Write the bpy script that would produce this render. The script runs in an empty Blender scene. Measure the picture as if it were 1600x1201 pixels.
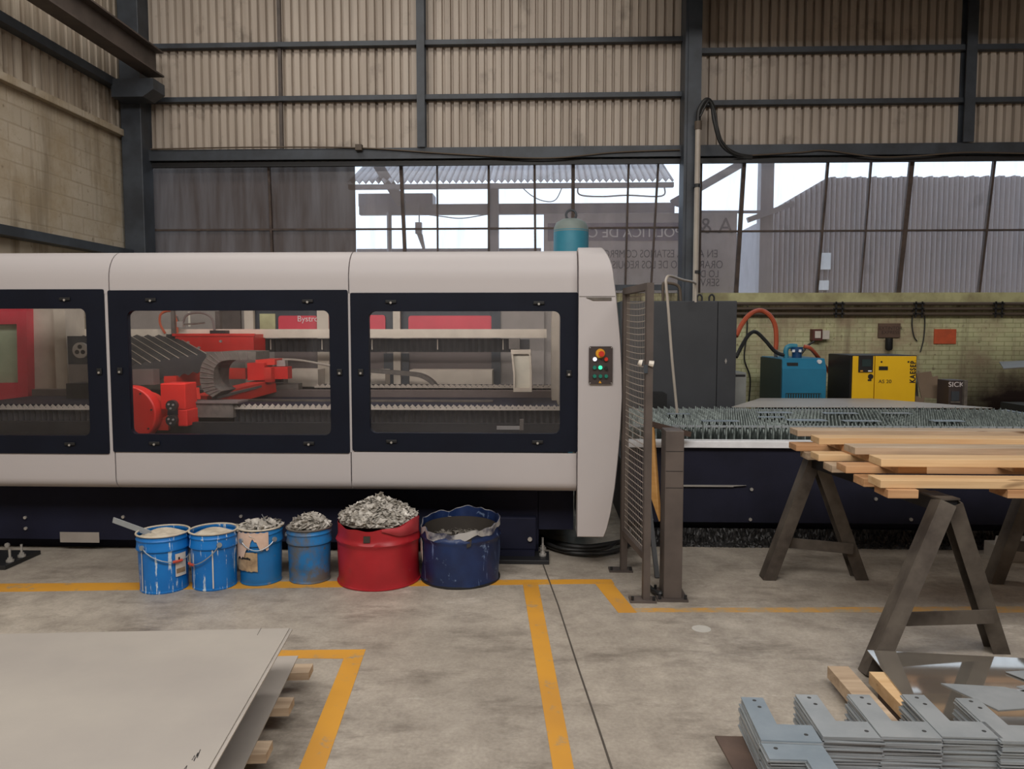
import bpy, bmesh, math, random
from mathutils import Vector, Matrix
random.seed(11)
scene = bpy.context.scene
COL = scene.collection

# ------------------------------------------------------------------ camera
FPX, H = 1200.0, 1.65
YAW, PITCH = math.radians(2.2), math.radians(4.05)
FW = Vector((-math.sin(YAW)*math.cos(PITCH), math.cos(YAW)*math.cos(PITCH), -math.sin(PITCH)))
RT = Vector((math.cos(YAW), math.sin(YAW), 0))
UP = RT.cross(FW)
cd = bpy.data.cameras.new('camera')
cd.sensor_width = 36; cd.lens = 36*FPX/1600; cd.clip_end = 200; cd.clip_start = .05
cam = bpy.data.objects.new('camera', cd); COL.objects.link(cam)
cam.location = (0, 0, H)
cam.rotation_euler = (math.pi/2-PITCH, 0, YAW)
scene.camera = cam

def ray(x, y): return FW + RT*((x-800)/FPX) + UP*((600.5-y)/FPX)
def A(x, y, Y):                      # the point of the wall-parallel plane at distance Y seen at x, y of the photograph
    v = ray(x, y); return Vector((0, 0, H)) + v*(Y/v.y)
def F(x, y, z=0):                    # the point of the level plane at height z
    v = ray(x, y); return Vector((0, 0, H)) + v*((z-H)/v.z)
def X(x, Y, y=600): return A(x, y, Y).x
def Z(y, Y, x=800): return A(x, y, Y).z

# ------------------------------------------------------------------ sky, daylight, exposure
wd = bpy.data.worlds.new('sky'); scene.world = wd; wd.use_nodes = True
bg = wd.node_tree.nodes['Background']
bg.inputs[0].default_value = (.66, .82, 1.0, 1); bg.inputs[1].default_value = 2.5
def area(name, loc, size, power, rot=(0, 0, 0), color=(1, 1, 1)):
    l = bpy.data.lights.new(name, 'AREA'); l.shape = 'RECTANGLE'; l.size, l.size_y = size; l.energy = power; l.color = color
    o = bpy.data.objects.new(name, l); COL.objects.link(o); o.location = loc; o.rotation_euler = rot
    return o
SKY1 = area('skylight_daylight', (-2.3, 7.0, 7.2), (5.6, 1.3), 150, color=(1, .95, .88))
SKY2 = area('skylight_daylight.001', (.2, -.3, 7.1), (10.4, 3.6), 1260, (math.radians(20), 0, 0), color=(1, .965, .93))
FRONT_FILL = area('front_fill_light', (-1.5, -5.85, 2.2), (7.0, 3.6), 20, (math.pi/2, 0, 0), color=(1, .97, .95))  # added frontal fill, the rear wall has no opening here
INNER_FILL = area('machine_inner_fill', (-1.6, 5.42, 1.99), (3.3, .06), 30, (math.radians(52), 0, 0), (1, .93, .86))  # added lamp that brightens the inside of the machine
scene.view_settings.view_transform = 'Standard'
scene.view_settings.look = 'None'
scene.view_settings.exposure = -0.07
scene.view_settings.gamma = 1.0
scene.cycles.max_bounces = 8
scene.cycles.transparent_max_bounces = 16
scene.cycles.caustics_reflective = False
scene.cycles.caustics_refractive = False
scene.cycles.sample_clamp_indirect = 4.0

# ------------------------------------------------------------------ materials
def lin(c): 
    c /= 255.0
    return c/12.92 if c <= .04045 else ((c+.055)/1.055)**2.4
def C(r, g, b, k=1.0): return (lin(r)*k, lin(g)*k, lin(b)*k, 1)
class NT:
    def __init__(s, name):
        s.m = bpy.data.materials.new(name); s.m.use_nodes = True
        s.t = s.m.node_tree; s.p = s.t.nodes['Principled BSDF']; s.out = s.t.nodes['Material Output']
        s._co = None
    def n(s, typ, **kw):
        nd = s.t.nodes.new(typ)
        for k, v in kw.items():
            if k.startswith('i_'):
                nd.inputs[int(k[2:])].default_value = v
            else: setattr(nd, k, v)
        return nd
    def l(s, a, b): s.t.links.new(a, b)
    def co(s, scale=(1, 1, 1), rnd=True):
        tc = s.n('ShaderNodeTexCoord'); mp = s.n('ShaderNodeMapping')
        s.l(tc.outputs['Object'], mp.inputs[0]); mp.inputs['Scale'].default_value = scale
        if rnd:
            oi = s.n('ShaderNodeObjectInfo'); ml = s.n('ShaderNodeMath', operation='MULTIPLY', i_1=17.0)
            s.l(oi.outputs['Random'], ml.inputs[0]); s.l(ml.outputs[0], mp.inputs['Location'])
        return mp.outputs[0]
    def noise(s, scale, detail=4, vec=None, rough=.6):
        nd = s.n('ShaderNodeTexNoise'); nd.inputs['Scale'].default_value = scale; nd.inputs['Detail'].default_value = detail
        nd.inputs['Roughness'].default_value = rough
        s.l(vec if vec is not None else s.co(), nd.inputs['Vector']); return nd.outputs['Fac']
    def ramp(s, fac, a, b, ca=(0, 0, 0, 1), cb=(1, 1, 1, 1)):
        r = s.n('ShaderNodeValToRGB'); e = r.color_ramp.elements
        e[0].position = a; e[0].color = ca; e[1].position = b; e[1].color = cb
        s.l(fac, r.inputs[0]); return r.outputs[0]
    def mix(s, fac, a, b, mode='MIX'):
        m = s.n('ShaderNodeMix', data_type='RGBA', blend_type=mode)
        for v, i in ((fac, 0), (a, 6), (b, 7)):
            if isinstance(v, (int, float, tuple)): m.inputs[i].default_value = v
            else: s.l(v, m.inputs[i])
        return m.outputs[2]
    def base(s, v):
        if isinstance(v, tuple): s.p.inputs['Base Color'].default_value = v
        else: s.l(v, s.p.inputs['Base Color'])
    def set(s, rough=.5, metal=0, spec=.5):
        s.p.inputs['Roughness'].default_value = rough; s.p.inputs['Metallic'].default_value = metal
        s.p.inputs['Specular IOR Level'].default_value = spec
    def bump(s, fac, strength=.3, dist=.01):
        b = s.n('ShaderNodeBump'); b.inputs['Strength'].default_value = strength; b.inputs['Distance'].default_value = dist
        s.l(fac, b.inputs['Height']); s.l(b.outputs[0], s.p.inputs['Normal'])

def plain(name, col, rough=.5, metal=0, col2=None, scale=6, lo=.35, hi=.65, bump=0, stretch=(1, 1, 1), spec=.5, detail=4):
    k = NT(name); k.set(rough, metal, spec)
    f = k.noise(scale, detail, k.co(stretch))
    k.base(k.mix(k.ramp(f, lo, hi), col, col2 or tuple(c*.86 for c in col[:3])+(1,)))
    if bump: k.bump(f, bump, .004)
    return k.m

def floor_mat():
    k = NT('concrete floor'); k.set(.5, 0, .45); co = k.co(rnd=False)
    a = k.noise(.55, 6, co); b = k.noise(5, 8, co, .7); c = k.noise(60, 4, co)
    st = k.noise(1.7, 6, k.co((1, 2.4, 1), rnd=False), .7)
    v = k.mix(k.ramp(a, .3, .7), C(184, 174, 160), C(158, 149, 137))
    v = k.mix(k.ramp(b, .35, .7), v, C(136, 127, 116))
    v = k.mix(k.ramp(st, .53, .72), v, C(106, 97, 87))
    v = k.mix(k.ramp(st, .22, .36, (1, 1, 1, 1), (0, 0, 0, 1)), v, C(208, 201, 189))
    v = k.mix(.12, v, k.ramp(c, .3, .7), 'OVERLAY')
    k.base(v)
    k.l(k.ramp(b, .3, .75, (.38, .38, .38, 1), (.62, .62, .62, 1)), k.p.inputs['Roughness'])
    k.bump(b, .12, .01); return k.m
def yellow_mat():
    k = NT('worn yellow floor paint'); k.set(.55)
    a = k.noise(7, 8, k.co(rnd=False), .75); b = k.noise(1.3, 3, k.co(rnd=False))
    v = k.mix(k.ramp(b, .3, .7), C(212, 152, 46), C(188, 134, 52))
    k.base(k.mix(k.ramp(a, .56, .68), v, C(150, 136, 108))); return k.m
def yellow_faded():
    k = NT('faded yellow floor paint'); k.set(.55)
    a = k.noise(5, 8, k.co(rnd=False), .75)
    k.base(k.mix(k.ramp(a, .40, .58), C(198, 146, 62), C(160, 146, 122))); return k.m
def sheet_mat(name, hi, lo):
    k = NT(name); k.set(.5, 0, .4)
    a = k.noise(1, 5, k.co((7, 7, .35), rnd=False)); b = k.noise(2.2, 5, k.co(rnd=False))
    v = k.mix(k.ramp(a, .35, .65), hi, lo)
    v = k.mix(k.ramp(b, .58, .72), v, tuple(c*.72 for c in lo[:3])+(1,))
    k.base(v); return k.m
def brick_mat(name, c1, c2, mortar, sx, sy, dirt, bumps=.5, msize=.012, grime=None, face='xz'):
    k = NT(name); k.set(.85, 0, .2)
    tc = k.n('ShaderNodeTexCoord'); sp = k.n('ShaderNodeSeparateXYZ'); cb = k.n('ShaderNodeCombineXYZ')
    k.l(tc.outputs['Object'], sp.inputs[0])
    k.l(sp.outputs[0 if face == 'xz' else 1], cb.inputs[0]); k.l(sp.outputs[2], cb.inputs[1])
    br = k.n('ShaderNodeTexBrick'); k.l(cb.outputs[0], br.inputs['Vector'])
    br.inputs['Scale'].default_value = 1; br.inputs['Brick Width'].default_value = sx; br.inputs['Row Height'].default_value = sy
    br.inputs['Mortar Size'].default_value = msize; br.inputs['Mortar Smooth'].default_value = .6
    br.inputs['Color1'].default_value = c1; br.inputs['Color2'].default_value = c2; br.inputs['Mortar'].default_value = mortar
    a = k.noise(1.4, 7, k.co(rnd=False), .7); b = k.noise(1, 5, k.co((5, 5, .5), rnd=False)); c = k.noise(14, 6, k.co(rnd=False))
    v = k.mix(k.ramp(a, .43, .62), br.outputs['Color'], dirt)
    v = k.mix(k.ramp(b, .52, .76), v, tuple(x*.6 for x in dirt[:3])+(1,))
    v = k.mix(k.ramp(c, .62, .72), v, tuple(x*.6 for x in dirt[:3])+(1,))
    if grime: v = grime(k, v)
    k.base(v)
    ht = k.mix(.4, br.outputs['Fac'], c)
    k.bump(k.ramp(ht, 0, 1, (1, 1, 1, 1), (0, 0, 0, 1)), bumps, .012); return k.m
def green_grime(k, v):               # soot burnt onto the far right of the painted wall, and old drips under the conduits
    tc = k.n('ShaderNodeTexCoord'); sp = k.n('ShaderNodeSeparateXYZ'); k.l(tc.outputs['Object'], sp.inputs[0])
    nz = k.noise(1.6, 6, k.co(rnd=False), .7)
    def sm(src, lo, hi):
        m = k.n('ShaderNodeMapRange'); m.inputs[1].default_value = lo; m.inputs[2].default_value = hi
        k.l(src, m.inputs[0]); return m.outputs[0]
    ax = k.n('ShaderNodeMath', operation='MULTIPLY_ADD', i_1=.9); k.l(nz, ax.inputs[0]); k.l(sp.outputs[0], ax.inputs[2])
    az = k.n('ShaderNodeMath', operation='MULTIPLY_ADD', i_1=.7); k.l(nz, az.inputs[0]); k.l(sp.outputs[2], az.inputs[2])
    mu = k.n('ShaderNodeMath', operation='MULTIPLY'); k.l(sm(ax.outputs[0], 3.3, 4.8), mu.inputs[0]); k.l(sm(az.outputs[0], 1.95, 1.15), mu.inputs[1])
    v = k.mix(mu.outputs[0], v, C(38, 28, 24))
    st = k.noise(1, 6, k.co((6, 6, 1.1), rnd=False), .7)
    m2 = k.n('ShaderNodeMath', operation='MULTIPLY'); k.l(sm(sp.outputs[2], 1.72, 2.0), m2.inputs[0]); k.l(k.ramp(st, .42, .62), m2.inputs[1])
    return k.mix(m2.outputs[0], v, C(92, 82, 62))
def glass_mat(name, tint, dust, dustcol, gloss=.05, rough=.03, streak=None, lo=.6, trans=0):
    k = NT(name); t = k.t
    tr = k.n('ShaderNodeBsdfTransparent'); tr.inputs[0].default_value = tint
    gl = k.n('ShaderNodeBsdfGlossy'); gl.inputs['Roughness'].default_value = rough
    df = k.n('ShaderNodeBsdfDiffuse'); df.inputs[0].default_value = dustcol
    if trans:
        tl = k.n('ShaderNodeBsdfTranslucent'); tl.inputs[0].default_value = dustcol
        m0 = k.n('ShaderNodeMixShader'); m0.inputs[0].default_value = trans; k.l(df.outputs[0], m0.inputs[1]); k.l(tl.outputs[0], m0.inputs[2]); df = m0
    m1 = k.n('ShaderNodeMixShader'); m1.inputs[0].default_value = dust
    if streak:
        f = k.noise(1, 6, k.co(streak, rnd=False), .65)
        k.l(k.ramp(f, .3, .75, (dust*lo,)*3+(1,), (min(1, dust*1.5),)*3+(1,)), m1.inputs[0])
    k.l(tr.outputs[0], m1.inputs[1]); k.l(df.outputs[0], m1.inputs[2])
    m2 = k.n('ShaderNodeMixShader'); m2.inputs[0].default_value = gloss
    k.l(m1.outputs[0], m2.inputs[1]); k.l(gl.outputs[0], m2.inputs[2]); k.l(m2.outputs[0], k.out.inputs[0])
    return k.m
def wood_mat(name, c1, c2, knot=C(96, 66, 40)):
    k = NT(name); k.set(.6, 0, .3)
    a = k.noise(1, 5, k.co((1.2, 16, 26))); b = k.noise(2.4, 2, k.co((1, 3, 5)))
    v = k.mix(k.ramp(a, .3, .7), c1, c2); v = k.mix(k.ramp(b, .68, .76), v, knot)
    k.base(v); k.bump(a, .15, .003); return k.m
def pail_mat(name, col, col2, chip, chip_lo=.62, z0=0, z1=.4, drips=None, dirt=None):
    k = NT(name); k.set(.4, 0, .5)
    a = k.noise(4, 5, k.co((1, 1, 1))); d = k.noise(1, 6, k.co((26, 26, 3)), .7); g = k.noise(9, 6, k.co(), .7)
    v = k.mix(k.ramp(a, .35, .65), col, col2)
    if dirt: v = k.mix(k.ramp(k.noise(2.6, 6, k.co((1, 1, .7)), .7), dirt[1], dirt[1]+.1), v, dirt[0])
    if drips: v = k.mix(k.ramp(d, drips[1], drips[1]+.03), v, drips[0])
    v = k.mix(k.ramp(g, chip_lo, chip_lo+.05), v, chip)
    k.base(v); k.bump(a, .2, .006); return k.m
def lamp_mat(name, col, e):
    k = NT(name); k.set(.3); k.base(col); k.p.inputs['Emission Color'].default_value = col; k.p.inputs['Emission Strength'].default_value = e; return k.m

m = {}
m['floor'] = floor_mat(); m['yellow'] = yellow_mat(); m['yellow_faded'] = yellow_faded()
m['joint'] = plain('floor joint dirt', C(76, 69, 62), .9)
m['spot'] = plain('white paint spot', C(186, 182, 174), .7)
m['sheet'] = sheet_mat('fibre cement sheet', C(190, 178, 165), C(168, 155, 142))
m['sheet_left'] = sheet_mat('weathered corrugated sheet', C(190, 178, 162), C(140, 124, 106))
m['steel'] = plain('dark painted steel', C(66, 72, 80), .5, 0, C(50, 54, 60), 3)
m['steel_brown'] = plain('dusty brown painted steel', C(92, 82, 76), .55, 0, C(72, 64, 60), 3)
m['steel_black'] = plain('black steel', C(30, 30, 32), .5)
m['green_brick'] = brick_mat('flaking green painted brick', C(208, 206, 166), C(198, 200, 158), C(172, 172, 130), .2, .06, C(176, 160, 132), .35, .008, green_grime)
m['block'] = brick_mat('grey concrete block', C(190, 178, 160), C(184, 172, 154), C(172, 159, 140), .42, .2, C(170, 154, 130), .2, .014, None, 'yz')
m['pane_clear'] = glass_mat('dusty window sheet', (.93, .92, .93, 1), .32, C(168, 150, 142), .03, .15, (5, 5, .7), .6, .45)
m['pane_brown'] = glass_mat('brown grimy window sheet', (.5, .42, .38, 1), .95, C(76, 66, 62), .03, .25, (5, 5, .5), .97)
m['mullion'] = plain('rusty window bar', C(84, 70, 62), .7, 0, C(60, 50, 46), 8)
m['ceiling'] = plain('roof sheet', C(66, 62, 60), .7)
m['white'] = plain('pale machine paint', C(184, 178, 177), .5, 0, C(183, 177, 176), 1.2, bump=0, spec=.3)
m['black_frame'] = plain('blue black door frame', C(18, 23, 36), .5, 0, C(15, 19, 31), 3, spec=.2)
m['rubber'] = plain('black rubber', C(22, 22, 23), .6)
m['navy'] = plain('navy machine base', C(28, 30, 48), .7, 0, C(22, 23, 38), 2.5, spec=.2)
m['beige'] = plain('beige enclosure paint', C(206, 194, 176), .5)
m['greyp'] = plain('grey enclosure panel', C(150, 142, 134), .55)
m['slate'] = plain('slate enclosure frame', C(58, 64, 70), .5)
m['taupe'] = plain('taupe lower panel', C(112, 100, 96), .6)
m['red'] = plain('bright red machine paint', C(222, 44, 34), .4, 0, C(204, 36, 30), 3)
m['redpanel'] = plain('red backing panel', C(214, 62, 78), .4)
m['orange_red'] = plain('lit tone red machine paint', C(224, 60, 44), .45, 0, C(206, 48, 38), 3)  # paler copy of the red, with light put into the colour
m['bellows'] = plain('dark bellows cloth', C(34, 34, 36), .7, 0, C(46, 45, 46), 8)
m['bellows_edge'] = plain('grey bellows edge', C(178, 168, 154), .7)
m['chain'] = plain('grey cable chain', C(104, 96, 88), .6, 0, C(84, 78, 72), 20)
m['glass'] = glass_mat('machine glazing', (.88, .88, .90, 1), .015, C(170, 165, 165), .03, .02, (2, 2, 3))
m['panelbrown'] = plain('dark brown control plate', C(62, 52, 50), .5)
m['estop_y'] = plain('yellow stop ring', C(226, 160, 40), .4); m['estop_r'] = plain('red button', C(206, 52, 36), .35)
m['greenb'] = plain('teal push button', C(24, 122, 104), .35)
m['lampw'] = lamp_mat('lit white lamp', (.9, .88, 1, 1), .9); m['lampg'] = lamp_mat('lit green lamp', (.05, .8, .42, 1), .9)
m['galv'] = plain('galvanised plate', C(168, 173, 176), .42, .3, C(150, 156, 160), 5, spec=.5)
m['galv_blue'] = plain('bluish galvanised plate', C(150, 160, 168), .42, .3, C(134, 146, 155), 5)
m['mirror'] = plain('polished steel sheet', C(176, 168, 156), .05, .75, C(160, 152, 142), 3)
m['steel_sheet'] = plain('dull steel sheet', C(178, 171, 161), .45, .1, C(163, 156, 149), 1.6, .3, .7, detail=7)
m['steel_under'] = plain('darker steel sheet', C(182, 174, 165), .45, .1, C(164, 156, 148), 2)
m['edge'] = plain('sheet edge', C(120, 116, 110), .5, .4)
m['horse'] = plain('dark rusty trestle steel', C(96, 88, 79), .6, .1, C(62, 54, 48), 5, bump=.2)
m['rust'] = plain('brown rusty plate', C(96, 78, 68), .6, .1, C(74, 60, 54), 5)
m['wood'] = wood_mat('fresh pine', C(220, 188, 146), C(196, 158, 114)); m['wood_old'] = wood_mat('weathered pine', C(196, 174, 148), C(152, 130, 108))
m['wood_red'] = wood_mat('reddish pine', C(206, 164, 122), C(168, 122, 84)); m['plank'] = wood_mat('orange plywood', C(186, 140, 78), C(166, 118, 60))
m['pail'] = pail_mat('bright blue pail paint', C(20, 118, 196), C(16, 104, 180), C(176, 196, 210), .69, drips=(C(198, 212, 222), .585))
m['pail_dirty'] = pail_mat('grimy blue pail paint', C(28, 120, 186), C(34, 104, 158), C(96, 94, 90), .6, dirt=(C(92, 94, 96), .43))
m['pail_peeled'] = pail_mat('peeled blue pail paint', C(30, 114, 178), C(28, 100, 158), C(120, 112, 100), .64, drips=(C(150, 160, 160), .66))
m['paper'] = plain('torn pinkish label paper', C(218, 190, 172), .8, 0, C(196, 164, 142), 6, .3, .6)
m['paper_tan'] = plain('stained tan label', C(186, 158, 122), .8, 0, C(140, 116, 90), 14, .35, .6)
m['label'] = plain('white label', C(214, 206, 194), .7)
m['ink'] = plain('dark print', C(30, 28, 28), .6); m['inkw'] = plain('white print', C(225, 215, 212), .6)
m['red_drum'] = pail_mat('red drum paint', C(170, 34, 42), C(150, 26, 34), C(150, 74, 70), .66, dirt=(C(140, 52, 50), .6))
m['blue_drum'] = pail_mat('scuffed navy drum paint', C(26, 48, 92), C(20, 34, 68), C(104, 122, 152), .61, drips=(C(96, 116, 156), .62))
m['wornrim'] = plain('bare battered rim', C(176, 174, 172), .5, .1, C(64, 66, 84), 8, .45, .6)
m['inner'] = plain('dark brown drum inside', C(58, 52, 46), .8)  # dark brown for drum insides, bottoms and holes
m['scrap'] = plain('cut metal scrap', C(196, 190, 180), .42, .15, C(158, 152, 143), 30)
m['scrap_dark'] = plain('dark metal scrap', C(128, 122, 113), .5, .2)
m['powder'] = plain('pale residue', C(206, 196, 178), .8, 0, C(176, 164, 144), 9)
m['wire'] = plain('galvanised wire', C(170, 178, 182), .35, .6)
m['rgrip'] = plain('red plastic grip', C(196, 78, 58), .5)
m['cabinet'] = plain('charcoal cabinet', C(62, 64, 68), .5, 0, C(54, 56, 60), 2)
m['greybox'] = plain('pale grey box', C(150, 152, 148), .5)
m['teal'] = plain('teal dryer paint', C(34, 122, 156), .45, 0, C(28, 108, 142), 2)
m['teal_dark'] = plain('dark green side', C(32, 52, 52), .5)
m['tank'] = plain('turquoise tank paint', C(60, 140, 162), .45, 0, C(50, 124, 148), 2)
m['tank_top'] = plain('dusty tank dome', C(134, 146, 142), .6)
m['kyellow'] = plain('compressor yellow', C(246, 196, 28), .4, 0, C(238, 186, 26), 2)
m['kblack'] = plain('compressor black', C(30, 28, 28), .5)
m['hose_red'] = plain('orange red hose', C(186, 86, 54), .5); m['hose_black'] = plain('black hose', C(34, 34, 34), .5)
m['pipe'] = plain('grey white pipe', C(182, 172, 160), .45); m['conduit'] = plain('brown conduit', C(90, 78, 66), .6)
m['blue_filter'] = plain('deep blue filter', C(26, 72, 116), .4)
m['sign_brown'] = plain('brown faded sign', C(106, 84, 70), .7); m['sign_orange'] = plain('faded orange sign', C(206, 92, 54), .7, 0, C(184, 84, 50), 12)
m['cardboard'] = plain('brown cut plate', C(132, 112, 92), .7); m['bracketw'] = plain('white switch case', C(216, 208, 196), .6)
m['maroon'] = plain('maroon switch case', C(96, 50, 44), .6)
m['mesh'] = plain('fence wire', C(172, 162, 152), .5, .2); m['slat'] = plain('slag crusted slat', C(134, 144, 140), .55, .25, C(84, 92, 90), 22)
m['whitesteel'] = plain('white table ledge', C(238, 238, 240), .4)
m['bench'] = plain('navy bench side', C(31, 32, 48), .6, 0, C(24, 25, 38), 3, spec=.25)
m['crust'] = plain('oily crust with painted shade', C(24, 23, 23), .5, 0, C(52, 50, 48), 40, .5, .75, bump=.6)  # slag colour blackened to include the shade under the table
m['bolt'] = plain('zinc bolt', C(186, 182, 176), .35, .5)
m['ext_sheet'] = sheet_mat('outdoor corrugated wall', C(166, 158, 158), C(154, 146, 146))
m['ext_frame'] = plain('outdoor painted steel', C(150, 144, 148), .6)
m['banner'] = plain('translucent banner cloth', C(176, 168, 172), .8); m['banner_band'] = plain('banner dark band', C(116, 110, 128), .8)
m['ground'] = plain('yard ground', C(170, 164, 154), .9)
m['light_box'] = plain('milky lamp cover', C(216, 210, 192), .4)

# ------------------------------------------------------------------ mesh helpers
class MB:
    def __init__(s): s.v = []; s.f = []
    def add(s, vs, fs):
        o = len(s.v); s.v += [Vector(v) for v in vs]; s.f += [[i+o for i in f] for f in fs]; return s
    def bx(s, x0, x1, y0, y1, z0, z1):
        x0, x1 = sorted((x0, x1)); y0, y1 = sorted((y0, y1)); z0, z1 = sorted((z0, z1))
        return s.add([(x0,y0,z0),(x1,y0,z0),(x1,y1,z0),(x0,y1,z0),(x0,y0,z1),(x1,y0,z1),(x1,y1,z1),(x0,y1,z1)],
                     [(0,3,2,1),(4,5,6,7),(0,1,5,4),(1,2,6,5),(2,3,7,6),(3,0,4,7)])
    def beam(s, a, b, w, h, up=(0, 0, 1)):          # box from a to b, w wide across, h along up
        a, b = Vector(a), Vector(b); d = (b-a).normalized(); u = Vector(up); u = (u-d*u.dot(d)).normalized(); r = d.cross(u)
        q = [(-1,-1),(1,-1),(1,1),(-1,1)]
        vs = [p+r*(w/2*i)+u*(h/2*j) for p in (a, b) for i, j in q]
        return s.add(vs, [(0,1,2,3)[::-1],(4,5,6,7),(0,1,5,4),(1,2,6,5),(2,3,7,6),(3,0,4,7)])
    def cyl(s, a, b, r, r2=None, n=16, caps=True):
        a, b = Vector(a), Vector(b); r2 = r if r2 is None else r2; d = (b-a).normalized()
        u = Vector((1,0,0)) if abs(d.x) < .9 else Vector((0,1,0)); u = (u-d*u.dot(d)).normalized(); w = d.cross(u)
        vs = [p+(u*math.cos(t)+w*math.sin(t))*rr for p, rr in ((a, r), (b, r2)) for t in [2*math.pi*i/n for i in range(n)]]
        fs = [(i, (i+1) % n, n+(i+1) % n, n+i) for i in range(n)]
        if caps: fs += [tuple(range(n))[::-1], tuple(range(n, 2*n))]
        return s.add(vs, fs)
    def tube(s, pts, r, n=8):
        pts = [Vector(p) for p in pts]; rings = []; u = None
        for i, p in enumerate(pts):
            d = (pts[min(i+1, len(pts)-1)]-pts[max(i-1, 0)]).normalized()
            if u is None: u = Vector((0,0,1)) if abs(d.z) < .9 else Vector((1,0,0))
            u = (u-d*u.dot(d)).normalized(); w = d.cross(u)
            rings.append([p+(u*math.cos(2*math.pi*k/n)+w*math.sin(2*math.pi*k/n))*r for k in range(n)])
        o = [v for q in rings for v in q]; L = len(rings)
        fs = [(i*n+k, i*n+(k+1) % n, (i+1)*n+(k+1) % n, (i+1)*n+k) for i in range(L-1) for k in range(n)]
        return s.add(o, fs+[tuple(range(n))[::-1], tuple(range((L-1)*n, L*n))])
    def prism(s, poly, ext):
        poly = [Vector(p) for p in poly]; e = Vector(ext); n = len(poly)
        return s.add(poly+[p+e for p in poly], [tuple(range(n))[::-1], tuple(range(n, 2*n))]+[(i, (i+1) % n, n+(i+1) % n, n+i) for i in range(n)])
    def ring(s, outer, inner, ext):                 # two closed outlines of equal length
        n = len(outer); e = Vector(ext); o = [Vector(p) for p in outer]; q = [Vector(p) for p in inner]
        vs = o+q+[p+e for p in o]+[p+e for p in q]; fs = []
        for i in range(n):
            j = (i+1) % n
            fs += [(i, j, n+j, n+i), (2*n+i, 3*n+i, 3*n+j, 2*n+j), (i, 2*n+i, 2*n+j, j), (n+i, n+j, 3*n+j, 3*n+i)]
        return s.add(vs, fs)
    def grid(s, fn, nu, nv, close=False):
        vs = [fn(i, j) for j in range(nv) for i in range(nu)]; fs = []
        for j in range(nv-1):
            for i in range(nu if close else nu-1):
                k = (i+1) % nu; fs.append((j*nu+i, j*nu+k, (j+1)*nu+k, (j+1)*nu+i))
        return s.add(vs, fs)
    def lathe(s, c, prof, n=48, cap0=False, cap1=False):
        c = Vector(c); L = len(prof)
        s.grid(lambda i, j: c+Vector((prof[j][0]*math.cos(2*math.pi*i/n), prof[j][0]*math.sin(2*math.pi*i/n), prof[j][1])), n, L, True)
        o = len(s.v)-n*L
        if cap0: s.f.append([o+i for i in range(n)][::-1])
        if cap1: s.f.append([o+(L-1)*n+i for i in range(n)])
        return s
    def build(s, name, mat, parent=None, smooth=False, bevel=0, solid=0, sub=0, fix=True, recenter=True):
        me = bpy.data.meshes.new(name); org = Vector((0, 0, 0))
        if parent is not None:
            q = parent
            while q is not None: org = org+q.location; q = q.parent
        elif recenter and s.v:
            xs = [v.x for v in s.v]; ys = [v.y for v in s.v]; zs = [v.z for v in s.v]
            org = Vector(((min(xs)+max(xs))/2, (min(ys)+max(ys))/2, min(zs)))
        me.from_pydata([tuple(v-org) for v in s.v], [], s.f); me.validate()
        if fix:
            b = bmesh.new(); b.from_mesh(me); bmesh.ops.recalc_face_normals(b, faces=b.faces); b.to_mesh(me); b.free()
        me.materials.append(m[mat] if isinstance(mat, str) else mat)
        o = bpy.data.objects.new(name, me); COL.objects.link(o)
        if parent is not None: o.parent = parent
        else: o.location = org
        if smooth:
            me.shade_smooth()
            me.set_sharp_from_angle(angle=math.radians(38))
        if solid:
            q = o.modifiers.new('shell', 'SOLIDIFY'); q.thickness = solid; q.offset = -1
            if smooth:
                q = o.modifiers.new('crisp edges', 'EDGE_SPLIT'); q.split_angle = math.radians(40)
        if bevel:
            q = o.modifiers.new('bevel', 'BEVEL'); q.width = bevel; q.segments = 2; q.limit_method = 'ANGLE'; q.angle_limit = math.radians(35)
        return o
def tag(o, label, cat, group=None, kind=None):
    o['label'] = label; o['category'] = cat
    if group: o['group'] = group
    if kind: o['kind'] = kind
    return o
def thing(name, loc, label, cat, group=None, kind=None):
    o = bpy.data.objects.new(name, None); COL.objects.link(o); o.location = loc; o.empty_display_size = .1
    return tag(o, label, cat, group, kind)
def part(mb, name, mat, parent, **kw): return mb.build(name, mat, parent, **kw)
def B(*a): return MB().bx(*a)
def copy_tree(o, parent=None):
    c = o.copy(); COL.objects.link(c)
    if parent is not None: c.parent = parent
    for ch in list(o.children): copy_tree(ch, c)
    return c
def text(s, size, mat, parent, loc, rot=(math.pi/2, 0, 0), align='LEFT', name='lettering', depth=.002, width=1.0, spacing=1.0, bold=0):
    cu = bpy.data.curves.new('t', 'FONT'); cu.body = s; cu.size = size; cu.extrude = depth/2; cu.align_x = align; cu.space_character = spacing; cu.offset = bold
    t = bpy.data.objects.new('t', cu); COL.objects.link(t)
    dg = bpy.context.evaluated_depsgraph_get(); me = bpy.data.meshes.new_from_object(t.evaluated_get(dg))
    bpy.data.objects.remove(t)
    from mathutils import Euler
    M4 = Matrix.Translation(Vector(loc)) @ Euler(rot).to_matrix().to_4x4() @ Matrix.Diagonal((width, 1, 1, 1))
    me.transform(M4)
    q = parent; org = Vector((0, 0, 0))
    while q is not None: org = org+q.location; q = q.parent
    me.transform(Matrix.Translation(-org)); me.materials.clear(); me.materials.append(m[mat])
    o = bpy.data.objects.new(name, me); COL.objects.link(o); o.parent = parent; return o
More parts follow.
